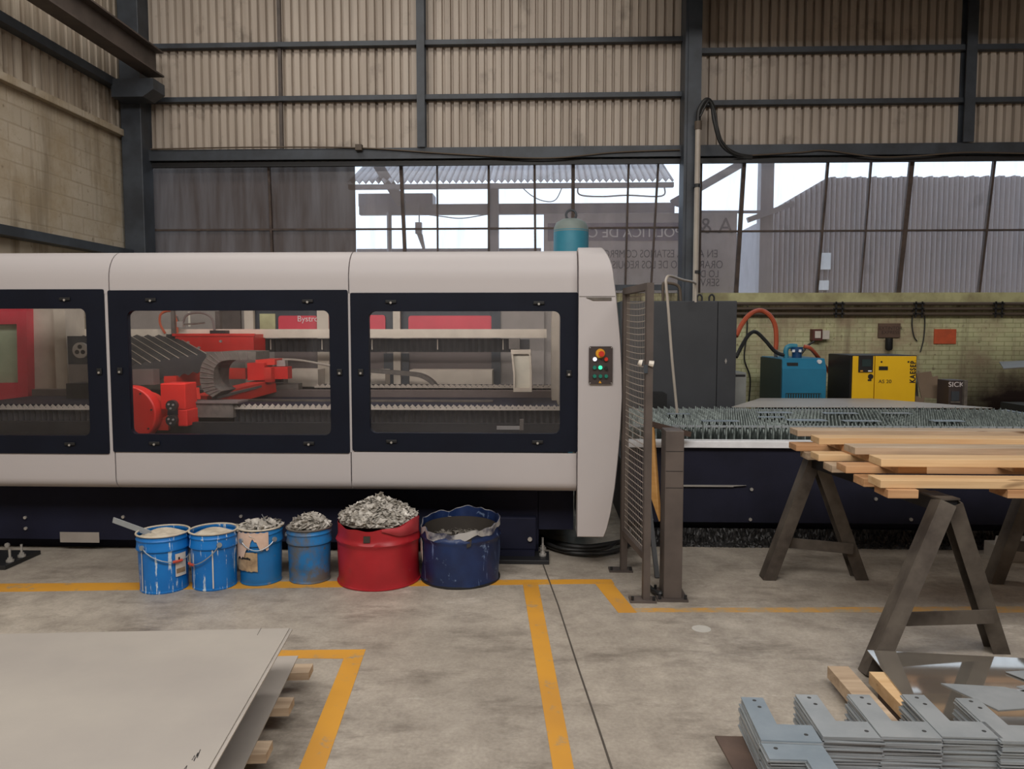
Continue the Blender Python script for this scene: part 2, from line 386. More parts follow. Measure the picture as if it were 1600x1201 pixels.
def spline(pts, n=8):                # smooth path through the points
    P = [Vector(p) for p in pts]; P = [P[0]*2-P[1]]+P+[P[-1]*2-P[-2]]; out = []
    for i in range(1, len(P)-2):
        for k in range(n):
            t = k/n; a, b, c, d = P[i-1:i+3]
            out.append(.5*((2*b)+(c-a)*t+(2*a-5*b+4*c-d)*t*t+(3*b-a-3*c+d)*t**3))
    return out+[P[-2]]
def rrect(x0, x1, z0, z1, r, y, n=5):
    pts = []
    for cx, cz, a in ((x1-r, z0+r, -90), (x1-r, z1-r, 0), (x0+r, z1-r, 90), (x0+r, z0+r, 180)):
        for k in range(n+1):
            t = math.radians(a+90*k/n); pts.append(Vector((cx+r*math.cos(t), y, cz+r*math.sin(t))))
    return pts
def struct(mb, name, mat, label, cat, **kw):
    return tag(mb.build(name, mat, None, **kw), label, cat, None, 'structure')

# ================================================================== the building
YW = 10.3
a_pl = X(1095, YW)
m['plaster'] = plain('dirty green plaster', C(190, 188, 142), .85, 0, C(140, 130, 98), 3, .4, .7, stretch=(1, 1, 1), detail=8)
zt = 7.3
struct(B(-5.9, 9.0, -6, YW+.3, -.15, 0), 'floor', 'floor', 'grey stained concrete workshop floor', 'floor')
struct(B(-60, 60, YW+.3, 70, -.3, -.02), 'ground', 'ground', 'bare yard ground outside the windows', 'ground')
struct(B(-60, 60, -50, -6, -.3, -.02), 'ground', 'ground', 'open yard ground behind the workshop', 'ground')
# back wall: painted brick below, window band, corrugated sheet above
zs, ze0, ze1 = 2.14, Z(248, YW-.1, 650), Z(231, YW-.1, 650)
struct(B(-5.9, 9.0, YW, YW+.25, 0, zs), 'wall_back', 'green_brick', 'flaking pale green brick wall below the windows', 'wall')
def corrugated(name, mat, x0, x1, z0, z1, Y, label, axis='x', pitch=.111, dep=.05):
    mb = MB(); n = int((x1-x0)/pitch); pr = []
    for i in range(n):
        for t, d in ((0, 0), (.56, 0), (.66, dep), (.90, dep)): pr.append((x0+(i+t)*pitch, d))
    pr.append((x1, 0))
    vs = []; fs = []
    for i, (a, d) in enumerate(pr):
        for z in (z0, z1):
            vs.append((a, Y+d, z) if axis == 'x' else (Y-d, a, z))
    for i in range(len(pr)-1): fs.append((2*i, 2*i+2, 2*i+3, 2*i+1))
    mb.add(vs, fs); return struct(mb, name, mat, label, 'wall', solid=.004)
corrugated('wall_back_upper', 'sheet', -5.6, 9.0, ze0-.05, zt, YW, 'tall corrugated sheet wall above the window band')
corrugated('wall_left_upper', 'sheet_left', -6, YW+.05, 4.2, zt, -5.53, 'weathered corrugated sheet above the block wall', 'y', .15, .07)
mb = MB()
struct(B(-5.8, -5.53, -6, YW+.2, 0, 4.2), 'wall_left', 'block', 'rough grey concrete block wall at the corner', 'wall')
struct(B(8.8, 9.0, -6, YW, 0, zt), 'wall_right', 'sheet', 'far side wall beyond the compressors', 'wall')
# closed roof deck, and an added unseen panel that shades the right bay
mb = MB()
mb.bx(-5.8, 9, -6.2, YW+.3, zt, zt+.1)
struct(mb, 'ceiling', 'ceiling', 'dull roof deck over the workshop', 'ceiling')
struct(B(-5.8, 9, -6.2, -6, 0, zt), 'wall_rear', 'sheet', 'sheet wall behind the camera', 'wall')
struct(B(1.0, 8.79, 8.9, 9.0, 5.5, zt), 'trim_1', 'steel_brown', 'added unseen panel shading the top of the right bay', 'light blocker')  # added above the view to darken the top of the right wall

struct(B(2.06, 2.16, 3.5, 8.89, 5.6, zt), 'trim_19', 'steel_brown', 'added unseen panel blocking skylight along the tall column line', 'light blocker')  # added above the view to keep the skylight off the right bay
struct(B(a_pl, 8.79, YW-.012, YW-.001, Z(473, YW, 1300), zs-.002), 'trim_20', 'plaster', 'pale green plaster band above the conduits', 'band')
# steel frame on the back wall
def wallbar(n, x0, x1, py, th, d, mat, label, cat='girt', pxr=650):
    z = Z(py, YW-d, pxr); return struct(B(x0, x1, YW-d, YW-.002, z-th/2, z+th/2), 'trim_%d' % n, mat, label, cat)
xcol = X(1079, YW-.25); xl = X(220, YW-.3)
wallbar(2, -5.5, xcol-.05, 66, .06, .1, 'steel', 'upper horizontal girt across the left bay')
wallbar(3, -5.5, xcol-.05, 151, .06, .1, 'steel', 'lower horizontal girt across the left bay')
wallbar(4, xcol+.05, 8.8, 76, .065, .1, 'steel', 'upper horizontal girt across the right bay', pxr=1300)
wallbar(5, xcol+.05, 8.8, 158, .06, .1, 'steel', 'lower horizontal girt across the right bay', pxr=1300)
struct(B(-5.3, 8.8, YW-.12, YW-.002, ze0, ze1), 'trim_6', 'steel', 'long eave beam above the window band', 'beam')
struct(B(-5.3, 8.8, YW-.06, YW-.002, ze0-.075, ze0-.015), 'trim_7', 'steel_black', 'dark channel under the eave beam', 'beam')
def column(n, p0, p1, z0, d, label, mat='steel'):
    a, b = X(p0, YW-d), X(p1, YW-d); mb = MB()
    mb.bx(a, b, YW-d, YW-d+.02, z0, zt-.02); mb.bx((a+b)/2-.008, (a+b)/2+.008, YW-d+.02, YW-.02, z0, zt-.02); mb.bx(a, b, YW-.022, YW-.003, z0, zt-.02)
    return struct(mb, 'trim_%d' % n, mat, label, 'column')
mb = MB(); a, b = X(203, 10), X(234, 10); mb.bx(a, b, 10.0, 10.28, 0, zt-.02)
struct(mb, 'trim_8', 'steel', 'heavy steel corner column beside the block wall', 'column', bevel=.008)
column(9, 655, 667, ze1, .16, 'steel column splitting the left corrugated bay')
a, b = X(1068, 9.95), X(1088, 9.95)
mb = MB(); mb.bx(a, b, 9.95, 9.97, 0, zt-.02); mb.bx(a-.035, a+.012, 9.98, YW-.003, 0, zt-.02); mb.bx(a, b, YW-.03, YW-.004, 0, zt-.02)
struct(mb, 'trim_10', 'steel', 'tall steel column right of the white machine', 'column')
column(11, 1490, 1506, ze1, .16, 'steel column splitting the right corrugated bay')
struct(B(X(445, YW-.04), X(450, YW-.04), YW-.05, YW-.002, ze1, zt-.1), 'trim_12', 'steel_brown', 'thin strip down the left corrugated bay', 'strip')
# corner corbel, crane runway and the beams along the block wall
mb = MB(); zc0, zc1 = Z(158, 9.9, 230), Z(130, 9.9, 230)
mb.prism([(X(203, 9.9), 9.7, zc0), (X(250, 9.9), 9.7, zc0), (X(266, 9.9), 9.7, zc0+.09), (X(266, 9.9), 9.7, zc1), (X(203, 9.9), 9.7, zc1)], (0, .3, 0))
struct(mb, 'trim_13', 'steel', 'steel corbel bracket on the corner column', 'bracket')
xb = -4.98; zb = Z(118, 9.9, 245)
mb = MB(); mb.bx(xb-.11, xb+.11, 2, 9.98, zb, zb+.02); mb.bx(xb-.008, xb+.008, 2, 9.98, zb+.02, zb+.3); mb.bx(xb-.11, xb+.11, 2, 9.98, zb+.3, zb+.32); mb.bx(xb-.03, xb+.03, 2, 9.98, zb+.32, zb+.37)
struct(mb, 'trim_14', 'steel_brown', 'crane runway beam reaching the corner corbel', 'beam')
mb = MB(); mb.bx(-5.53, -5.4, 0, 10, 4.73, 4.83)
struct(mb, 'trim_15', 'steel', 'girt along the weathered corrugated side sheet', 'girt')
mb = MB(); mb.bx(-5.53, -5.36, 2, 10, 2.6, 2.62); mb.bx(-5.53, -5.5, 2, 10, 2.62, 2.72); mb.bx(-5.38, -5.36, 2, 10, 2.62, 2.70)
struct(mb, 'trim_16', 'steel', 'steel channel low on the block wall', 'beam')
struct(B(-5.53, -5.44, 0, 10.2, 4.17, 4.25), 'trim_17', 'block', 'concrete cap on the block wall', 'coping')
zsl = Z(449, YW-.05, 1010)
struct(B(-5.3, a-.04, YW-.1, YW-.002, zsl-.035, zsl+.035), 'trim_18', 'steel', 'bluish sill beam under the left windows', 'sill')

# window band
def window(n, label, bars, y0z, hz):
    w = thing('window_%d' % n, ((bars[0][0]+bars[-1][0])/2, YW+.1, y0z), label, 'window', None, 'structure')
    for i in range(len(bars)-1):
        (xa, ta, wa, ma), (xb, tb, wb, mb_) = bars[i], bars[i+1]
        part(MB().add([(xa-ta, YW+.1, y0z), (xb-tb, YW+.1, y0z), (xb, YW+.1, ze0-.03), (xa, YW+.1, ze0-.03)], [(0, 1, 2, 3)]), 'pane', ma, w)
    for x, t, wd_, _ in bars:
        if wd_: part(MB().beam((x-t, YW+.08, y0z), (x, YW+.08, ze0-.03), wd_, .05, (0, 1, 0)), 'mullion', 'mullion', w)
    part(B(bars[0][0], bars[-1][0], YW+.06, YW+.09, hz-.012, hz+.012), 'crossbar', 'mullion', w)
    return w
Yw = YW+.1
def XW(px): return X(px, Yw, 350)
hz = Z(358, Yw, 640)
b1 = [(XW(232), 0, .05, 'pane_brown'), (XW(423), -.03, .03, 'pane_brown'), (XW(556), 0, 0, 'pane_clear'), (XW(628), -.06, .045, 'pane_clear'), (XW(684), 0, .02, 'pane_clear'),
      (XW(764), 0, .03, 'pane_clear'), (XW(835), -.02, .03, 'pane_clear'), (XW(895), .0, .045, 'pane_clear'), (XW(981), .03, .025, 'pane_clear'), (XW(1027), .08, .025, 'pane_clear'), (XW(1066), 0, .04, None)]
window(1, 'window band of dusty sheets behind the machine', b1, zs-.02, hz)
hz2 = Z(361, Yw, 1300)
b2 = [(XW(1092), 0, .05, 'pane_clear'), (XW(1160), .07, .05, 'pane_clear'), (XW(1290), .1, .03, 'pane_clear'), (XW(1357), .09, .02, 'pane_clear'), (XW(1420), .12, .06, 'pane_clear'),
      (XW(1548), .13, .03, 'pane_clear'), (XW(1700), .12, .04, 'pane_clear'), (8.8, 0, .05, None)]
window(2, 'window band of dusty sheets above the green brick', b2, zs, hz2)

# cables and pipes up on the wall
def cable(name, mat, pts, r, label, cat, n=8, k=8, group=None):
    return tag(MB().tube(spline(pts, k), r, n).build(name, mat, None, smooth=True), label, cat, group)
def onwall(lst, Y): return [A(x, y, Y) for x, y in lst]
cable('cable', 'conduit', onwall([(236, 233), (400, 230), (560, 231), (700, 240), (850, 247), (960, 238), (1062, 234)], YW-.14), .010, 'cable sagging along the left stretch of eave beam', 'cable')
cable('cable', 'conduit', onwall([(1150, 244), (1250, 238), (1290, 235), (1370, 245), (1440, 243), (1510, 238), (1620, 240)], YW-.14), .010, 'cable sagging along the right stretch of eave beam', 'cable')
bxo = B(X(560, YW-.2), X(570, YW-.2), YW-.2, YW-.12, Z(234, YW-.2, 565), Z(225, YW-.2, 565)).build('junction_box', 'conduit')
tag(bxo, 'tiny junction box on top of the eave beam', 'box')
cp = thing('wall_pipe', A(1088, 464, 9.85), 'pale vertical pipe strapped beside the tall column', 'pipe')
cp.location.z = 0
part(MB().cyl(A(1086, 470, 9.85)+Vector((0, 0, -1.4)), A(1091, 192, 9.85), .035, n=14), 'pipe', 'pipe', cp, smooth=True)
for py in (290, 425): 
    q = A(1089, py, 9.85); part(MB().cyl(q-Vector((0, 0, .02)), q+Vector((0, 0, .02)), .046, n=14).bx(q.x-.03, q.x+.03, 9.85, 9.96, q.z-.015, q.z+.015), 'clamp', 'steel_black', cp)
q = A(1091, 196, 9.85); part(MB().cyl(q-Vector((0, 0, .05)), q+Vector((0, 0, .05)), .045, n=14), 'coupling', 'conduit', cp)
cable('hose', 'hose_black', [A(1091, 192, 9.85)]+onwall([(1093, 172, ), (1104, 156), (1113, 165), (1117, 190), (1128, 225), (1150, 241), (1175, 246)], 9.85), .03, 'black hose looping off the top of the wall pipe', 'hose')
cable('cable', 'hose_black', onwall([(1094, 182), (1108, 158), (1118, 178), (1124, 212), (1142, 236), (1160, 243)], 9.79), .012, 'thin cable following the looping black hose', 'cable')
for i, (py, nm, r) in enumerate(((474, 'topmost dark conduit along the green wall', .022), (482, 'middle dark conduit along the green wall', .02), (490, 'lowest dark conduit along the green wall', .024))):
    z = Z(py, YW-.06, 1300)
    tag(MB().cyl((X(1120, YW-.06), YW-.06, z), (8.7, YW-.06, z-.01), r, n=10).build('conduit', 'conduit', smooth=True), nm, 'conduit')
for i, px in enumerate((1308, 1432, 1556)):
    w = ('on the green wall above the yellow compressor', 'on the green wall left of the orange sign', 'on the green wall at the frame edge')[i]
    x = X(px, YW-.1); z0, z1 = Z(496, YW-.1, 1300), Z(471, YW-.1, 1300)
    mb = MB().bx(x-.05, x-.03, YW-.1, YW-.09, z0, z1).bx(x+.03, x+.05, YW-.1, YW-.09, z0, z1)
    for py in (474, 482, 490): 
        z = Z(py, YW-.1, 1300); mb.bx(x-.07, x+.07, YW-.1, YW-.002, z-.008, z+.008)
    tag(mb.build('conduit_clamp', 'steel_black'), 'conduit clamp '+w, 'clamp')
for i, pts in enumerate(([(1427, 480), (1425, 505), (1428, 525), (1433, 533)], [(1444, 480), (1445, 505), (1443, 530), (1438, 550)])):
    cable('wire', 'hose_black', onwall(pts, YW-.03), .008, ('short loose wire hanging right of the brown sign', 'long loose wire hanging left of the orange sign')[i], 'wire')
cable('cable', 'hose_black', onwall([(1168, 478), (1167, 520), (1163, 560), (1172, 590), (1170, 630)], YW-.05), .01, 'black cable hanging down the wall beside the cabinet', 'cable')

# what stands outside
YO = 14.0
oz = A(1290, 277, YO).z
ob = thing('outdoor_building', (X(1500, YO), YO, -.02), 'corrugated outdoor building seen through the right windows', 'building')
mb = MB(); xs0, xs1, xs2 = X(1196, YO), X(1284, YO), 12.0; zlow = Z(330, YO, 1196)
n = 90
def topz(x): return zlow+(oz-zlow)*max(0, min(1, (x-xs0)/(xs1-xs0)))
vs = []; fs = []
for i in range(n*4+1):
    x = xs0+(xs2-xs0)*i/(n*4); d = .03*math.sin(i*math.pi/2)
    vs += [(x, YO+d, -.02), (x, YO+d, topz(x)+(.012*math.sin(x*26) if x > xs1 else 0))]
for i in range(n*4): fs.append((2*i, 2*i+2, 2*i+3, 2*i+1))
part(mb.add(vs, fs), 'wall', 'ext_sheet', ob, solid=.01)
for a_, b_, c_, d_ in ((1276, 1292, 395, 421), (1275, 1290, 438, 453)): part(B(X(a_, YO-.06), X(b_, YO-.06), YO-.08, YO-.04, Z(d_, YO-.06, 1283), Z(c_, YO-.06, 1283)), 'sky_gap_patch', 'whitesteel', ob)  # white boxes imitate bright openings to the sky
part(MB().bx(xs0, xs2, YO+.1, YO+3, -.02, zlow-.1), 'annex', 'ext_frame', ob)
po = MB().bx(X(1182, 12.4), X(1202, 12.4), 12.4, 12.6, -.02, 5.6).build('outdoor_post', 'ext_frame')
tag(po, 'wide outdoor post left of the corrugated outdoor building', 'post')
po = MB().bx(X(763, 12.4), X(779, 12.4), 12.4, 12.6, -.02, Z(286, 12.4, 770)).build('outdoor_post', 'ext_frame')
tag(po, 'outdoor post holding up the corrugated awning', 'post')
aw = thing('awning', (X(790, 12.6), 12.6, Z(290, 12.6, 790)), 'corrugated outdoor awning seen through the left windows', 'awning')
x0, x1 = X(558, 12.6), X(1042, 12.6); za, zb2 = Z(287, 12.4, 790), Z(256, 13.6, 790)
vs = []; fs = []; n = 200
for i in range(n+1):
    x = x0+(x1-x0)*i/n; d = .03*math.sin(i*math.pi*.5)
    vs += [(x, 12.2, za+d), (x, 13.6, za+.62+d)]
for i in range(n): fs.append((2*i, 2*i+2, 2*i+3, 2*i+1))
part(MB().add(vs, fs), 'roof_sheet', 'ext_sheet', aw, solid=.01)
part(B(x0, x1, 12.2, 12.3, za-.1, za-.03), 'edge_beam', 'ext_frame', aw)
rb = MB().bx(X(562, 12.5), X(1052, 12.5), 12.62, 12.75, Z(332, 12.5, 800), Z(316, 12.5, 800)).build('outdoor_rail', 'ext_frame'); tag(rb, 'long level outdoor beam below the awning', 'beam')
rb = MB().bx(X(564, 12.9), X(678, 12.9), 12.9, 13.3, Z(322, 12.9, 620), Z(302, 12.9, 620)).build('outdoor_box_beam', 'ext_frame'); tag(rb, 'short deep outdoor box resting above the beam', 'box')
rb = MB().beam(A(590, 256, 12.3), A(628, 318, 12.6), .16, .12, (0, 1, 0)).build('outdoor_brace', 'ext_frame'); tag(rb, 'slanted outdoor brace at the left end of awning', 'brace')
rb = MB().beam(A(1050, 318, 12.5), A(1158, 256, 12.5), .12, .1, (0, 1, 0)).beam(A(1168, 344, 12.35), A(1240, 318, 12.35), .08, .08, (0, 1, 0)).beam(A(1094, 331, 12.4), A(1215, 331, 12.4), .04, .06, (0, 1, 0)).beam(A(1050, 318, 12.5), A(1094, 331, 12.4), .04, .06, (0, 1, 0)).build('outdoor_truss', 'ext_frame'); tag(rb, 'outdoor truss struts left of the wide post', 'truss')
rb = MB().cyl((X(611, 12.6), 12.6, -.02), (X(611, 12.6), 12.6, Z(332, 12.6, 611)), .04, n=8).build('outdoor_pole', 'ext_frame'); tag(rb, 'thin outdoor pole left in the brightest window', 'pole')
q = A(655, 358, 12.6)
rb = MB().cyl((q.x, 12.61, q.z+.05), (q.x, 12.61, Z(320, 12.6, 655)), .01, n=6).bx(q.x-.05, q.x+.05, 12.5, 12.6, q.z-.08, q.z+.1).prism([q+Vector((-.04, 0, -.08)), q+Vector((.05, 0, -.08)), q+Vector((.09, 0, -.3)), q+Vector((.05, 0, -.32))], (0, .06, 0)).build('outdoor_lamp', 'ext_frame'); tag(rb, 'small outdoor lamp hanging in the brightest window', 'lamp')
cable('outdoor_wire', 'ext_frame', onwall([(640, 332), (690, 338), (720, 341), (755, 336), (790, 330)], 12.6), .008, 'outdoor wire sagging below the level beam', 'wire')
cable('outdoor_wire', 'ext_frame', onwall([(903, 289), (906, 304), (940, 307), (980, 305), (1034, 306), (1038, 289)], 12.24), .012, 'outdoor wire running below the awning right of tank', 'wire')
cable('outdoor_wire', 'ext_frame', onwall([(812, 289), (830, 305), (850, 314), (868, 312), (880, 289)], 12.24), .008, 'outdoor wire drooping from the awning left of tank', 'wire')
rb = MB().bx(X(560, 13.2), X(845, 13.2), 13.2, 13.3, .0, Z(388, 13.2, 700)).build('outdoor_low_wall', 'ext_frame'); tag(rb, 'low outdoor wall just visible over the white machine', 'wall')
YBn = 12.0
bn = thing('banner', (X(1000, YBn), YBn, Z(452, YBn, 1000)), 'large outdoor banner seen from its back through windows', 'banner')
part(B(X(850, YBn), X(1146, YBn), YBn, YBn+.02, Z(485, YBn, 1000), Z(333, YBn, 1000)), 'cloth', 'banner', bn)
for px_ in (852, 1144): part(B(X(px_, YBn)-.03, X(px_, YBn)+.03, YBn+.021, YBn+.08, -.02, Z(333, YBn, 1000)), 'pole', 'ext_frame', bn)
part(B(X(855, YBn), X(1068, YBn), YBn-.006, YBn-.001, Z(376, YBn, 1000), Z(348, YBn, 1000)), 'dark_band', 'banner_band', bn)
back = (math.pi/2, 0, math.pi)
def bt(s, px, py, hpx, mat, w=1.0): text(s, hpx/1200*YBn*1.4, mat, bn, (X(px, YBn), YBn-.01, Z(py, YBn, px)), back, 'LEFT', width=w)
m['faint'] = plain('faint banner print', C(92, 88, 96), .8); m['faintw'] = plain('pale banner print', C(214, 208, 212), .8)
bt('POLITICA DE CA', 1062, 370, 15, 'faintw'); bt('A & A', 1140, 364, 24, 'faint')
bt('EN A', 1118, 402, 12, 'faint', .8); bt('A ESTAMOS COMPROM', 1063, 402, 12, 'faint', .74)
bt('ORAR', 1126, 419, 12, 'faint', .8); bt('TO DE LOS REQUISITO', 1063, 419, 12, 'faint', .74)
bt('LO DE', 1120, 433, 11, 'faint', .8); bt('SERVI', 1121, 447, 12, 'faint', .8)

# ================================================================== the white laser cutting machine
YM = 5.25
m['palegreen'] = plain('pale green view', C(170, 182, 150), .7)
lm = thing('laser_cutting_machine', (-1.6, 6.6, 0), 'long white laser cutting machine with black framed viewing windows', 'machine')
zW1, zW0 = Z(458, YM, 547), Z(706, YM, 547)      # top and bottom of the door openings
zT, zB = 2.20, .53
X0, X1, X2, X3 = X(-190, YM), X(176, YM), X(547, YM), X(902, YM)
def prof_top(off=0):
    pts = [(YM-off, zW1)]; r = .2; zc = zT-r
    pts += [(YM-off, zc-.06), (YM-off, zc-.02)]
    for k in range(9):
        t = math.pi/2*k/8; pts.append((YM-off+r*.9*(1-math.cos(t)), zc+(r+off*.3)*math.sin(t)))
    pts.append((YM+1.0, zT+off*.3)); return pts
def prof_bot():
    r = .075; pts = [(YM, zW0), (YM, zB+r+.04), (YM, zB+r)]
    for k in range(1, 9):
        t = math.pi/2*k/8; pts.append((YM+r*(1-math.cos(t)), zB+r-r*math.sin(t)))
    pts.append((YM+.6, zB)); return pts
def extr(prof, xa, xb):
    return MB().grid(lambda i, j: Vector((xb if i else xa, prof[j][0], prof[j][1])), 2, len(prof))
segs = [(X0, X1), (X1, X2), (X2, X3)]
for xa, xb in segs:
    part(extr(prof_top(), xa+.004, xb-.004), 'cover_panel', 'white', lm, smooth=True, solid=.02)
    part(extr(prof_bot(), xa+.004, xb-.004), 'cover_panel', 'white', lm, smooth=True, solid=.02)
# slim white posts between the doors
for px, w in ((171, .02), (547, .022)):
    x = X(px, YM); part(B(x-w, x+w, YM+.003, YM+.12, zW0, zW1), 'door_post', 'white', lm)
# the doors: outer px, glass px
def door(px0, py0, px1, py1, gx0, gy0, gx1, gy1, latches):
    y = YM-.007
    x0, x1 = X(px0, y), X(px1, y); z1, z0 = Z(py0, y, (px0+px1)/2), Z(py1, y, (px0+px1)/2)
    a0, a1 = X(gx0, y), X(gx1, y); c1, c0 = Z(gy0, y, (px0+px1)/2), Z(gy1, y, (px0+px1)/2)
    fr = part(MB().ring(rrect(x0, x1, z0, z1, .012, y), rrect(a0, a1, c0, c1, .045, y), (0, .045, 0)), 'door', 'black_frame', lm)
    part(B(a0-.02, a1+.02, y+.02, y+.026, c0-.02, c1+.02), 'glass', 'glass', fr)
    for lx, ly, up in latches:
        q = A(lx, ly, y)
        w, h = (.018, .036) if up else (.038, .018)
        k = part(MB().bx(q.x-w, q.x+w, y-.012, y-.0005, q.z-h*.6, q.z+h*.6), 'latch', 'rubber', fr, bevel=.004)
        part(MB().cyl((q.x, y-.017, q.z-.008), (q.x, y-.012, q.z-.008), .008, n=10), 'screw', 'bolt', k)
    return fr
door(-215, 452, 167, 708, -190, 482, 138, 680, [(102, 467, 0), (110, 693, 0), (156, 580, 1)])
door(173, 453, 545, 707, 202, 485, 516, 679, [(236, 468, 0), (481, 470, 0), (188, 579, 1), (531, 581, 1), (242, 692, 0), (483, 692, 0)])
door(549, 457, 903, 705, 577, 486, 875, 677, [(611, 471, 0), (842, 473, 0), (564, 581, 1), (889, 583, 1), (612, 689, 0), (840, 690, 0)])

# end panel with the swept outline
edge = [(838, 946), (826, 951), (800, 957), (760, 963), (720, 967), (670, 971), (620, 973), (580, 972), (530, 969), (490, 965), (462, 962), (440, 959)]
rows = []
for py, px in edge: rows.append((Z(py, YM-.06, 930), X(px, YM-.06), YM-.06))
pt = prof_top(.06)
xe = X(958, YM-.06)
k = 0
for Yp, zp in pt:
    if zp > rows[-1][0]+.01:
        t = max(0, (zp-rows[-1][0])) if False else 0
        f = max(0, min(1, (zp-1.98)/(zT+.018-1.98)))
        rows.append((zp, xe-.075*f**2.2, Yp))
rows.insert(0, (rows[0][0]-.012, rows[0][1]-.02, YM-.03)); rows.insert(0, (rows[0][0]-.006, rows[0][1]-.05, YM+.05))
xa = X(903.5, YM-.06)
def ep(i, j):
    z, xr, y = rows[j]
    return Vector(((xa, y+.25, z) if i == 0 else (xa, y, z) if i == 1 else (xr-.006, y, z) if i == 2 else (xr, y+.012, z) if i == 3 else (xr, max(y+.02, YM+.34), z)))
part(MB().grid(ep, 5, len(rows)), 'end_panel', 'white', lm, smooth=True, solid=.012, fix=True)
part(B(xa+.02, X(958, YM)-.0, YM+.35, YM+.9, .22, 2.1), 'end_core', 'navy', lm)
zs_ = Z(463, YM-.06, 930); part(B(xa+.004, X(961, YM-.06)-.004, YM-.0615, YM-.055, zs_-.002, zs_+.002), 'seam', 'chain', lm)
za_, zb_ = Z(469, YM-.065, 930), Z(464.5, YM-.065, 930)
part(MB().prism([(X(914, YM), YM-.066, zb_), (X(953, YM), YM-.066, zb_), (X(953, YM), YM-.066, za_), (X(925, YM), YM-.066, za_)], (0, .01, 0)), 'grip_slot', 'chain', lm)
# control plate
yc = YM-.075
x0, x1 = X(920, yc), X(957, yc); z1, z0 = Z(541, yc, 938), Z(600, yc, 938)
cpn = part(MB().prism(rrect(x0, x1, z0, z1, .012, yc), (0, .016, 0)), 'control_plate', 'panelbrown', lm)
def btn(px, py, r, mat, dep=.016, name='button'):
    q = A(px, py, yc); part(MB().cyl((q.x, yc+.002, q.z), (q.x, yc-dep, q.z), r, r*.9, n=16), name, mat, cpn, smooth=True)
btn(938, 552, .033, 'estop_y', .012, 'stop_ring'); btn(939.5, 552.5, .02, 'estop_r', .04, 'stop_button')
btn(929.5, 561, .014, 'lampw'); btn(947, 561, .014, 'estop_r')
btn(929, 574, .0135, 'greenb'); btn(938, 574, .014, 'lampg'); btn(947, 575, .012, 'rubber')
for px in (929, 938, 947): btn(px, 587.5, .0135, 'greenb')
q = A(937.5, 597, yc); part(MB().prism([(q.x-.01, yc-.001, q.z-.006), (q.x+.01, yc-.001, q.z-.006), (q.x, yc-.001, q.z+.012)], (0, .003, 0)), 'warning_mark', 'estop_y', cpn)
for dx, dz in ((x0+.008, z0+.008), (x1-.008, z0+.008), (x0+.008, z1-.008), (x1-.008, z1-.008)):
    part(MB().cyl((dx, yc+.001, dz), (dx, yc-.002, dz), .004, n=8), 'screw', 'bolt', cpn)
# base, feet and bolts
yb = 5.52
bs = part(MB().bx(X0, X(842, yb), yb, 7.8, .09, zB+.05).bx(X0, X(842, yb), yb+.12, 7.8, .0, .09).bx(X(841, yb), X(897, yb), yb, 7.8, .20, zB+.05), 'base', 'navy', lm)
for px, py in ((40, 808), (41, 825), (193, 807), (377, 806), (476, 805), (12, 851)):
    q = A(px, py, yb); part(MB().cyl((q.x, yb+.002, q.z), (q.x, yb-.012, q.z), .012 if py < 850 else .018, n=8), 'bolt', 'bolt', bs)
part(B(X(84, yb), X(146, yb), yb-.003, yb+.001, Z(847, yb, 115), Z(831, yb, 115)), 'rating_plate', 'greyp', bs)
def foot(x0, x1, y0, y1, bolts, box):
    f_ = part(B(x0, x1, y0, y1, 0, .03), 'foot_plate', 'steel_black', lm, bevel=.004)
    for bx_, by_ in bolts:
        k = part(MB().cyl((bx_, by_, .03), (bx_, by_, .045), .026, n=12).cyl((bx_, by_, .045), (bx_, by_, .06), .017, n=6).cyl((bx_, by_, .06), (bx_, by_, .12), .008, n=8), 'anchor_bolt', 'bolt', f_)
    return f_
a = F(0, 889); b = F(43, 875)
foot(a.x-.3, b.x, a.y-.02, b.y+.15, [(F(13, 885).x, F(13, 885).y+.02), (F(27, 879).x, F(27, 879).y+.05)], None)
a = F(775, 881); b = F(858, 877)
f2 = foot(a.x, b.x, a.y, b.y+.16, [(F(848, 874).x, F(848, 874).y), (F(850, 868).x-.01, F(850, 868).y+.06)], None)
part(B(X(776, 5.42), X(836, 5.42), 5.42, yb+.02, .03, .065), 'foot_rail', 'navy', f2)
part(B(X(778, 5.46), X(838, 5.46), 5.46, yb+.02, .066, .30), 'foot_block', 'navy', f2, bevel=.006)
q = A(828, 842, 5.455); part(MB().cyl((q.x, 5.47, q.z), (q.x, 5.445, q.z), .016, n=10), 'bolt', 'bolt', f2)

# ---- inside: rear enclosure wall
YR = 8.0
part(B(X0, X(885, YR), YR, YR+.04, .5, 2.0), 'rear_wall', 'greyp', lm)
def rbox(px0, py0, px1, py1, Y, mat, name, d=.03, par=None):
    pm = (px0+px1)/2
    return part(B(X(px0, Y), X(px1, Y), Y, Y+d, Z(py1, Y, pm), Z(py0, Y, pm)), name, mat, par or lm)
rbox(560, 480, 628, 516, 7.96, 'slate', 'rear_frame'); rbox(626, 480, 782, 516, 7.96, 'slate', 'rear_frame'); rbox(398, 480, 520, 516, 7.96, 'slate', 'rear_frame')
rbox(345, 484, 378, 516, 7.955, 'steel_brown', 'rear_frame')
def redwin(px0, py0, px1, py1):
    y = 7.93; pm = (px0+px1)/2
    return part(MB().prism(rrect(X(px0, y), X(px1, y), Z(py1, y, pm), Z(py0, y, pm), .03, y), (0, .025, 0)), 'red_panel', 'redpanel', lm)
rp = redwin(437, 493, 497, 524); redwin(520, 492, 603, 524); redwin(639, 493, 769, 524)
text('Bystronic', .085, 'inkw', rp, (X(466, 7.92), 7.925, Z(502, 7.92, 480)))
rbox(408, 490, 432, 518, 7.94, 'plaster', 'green_view')
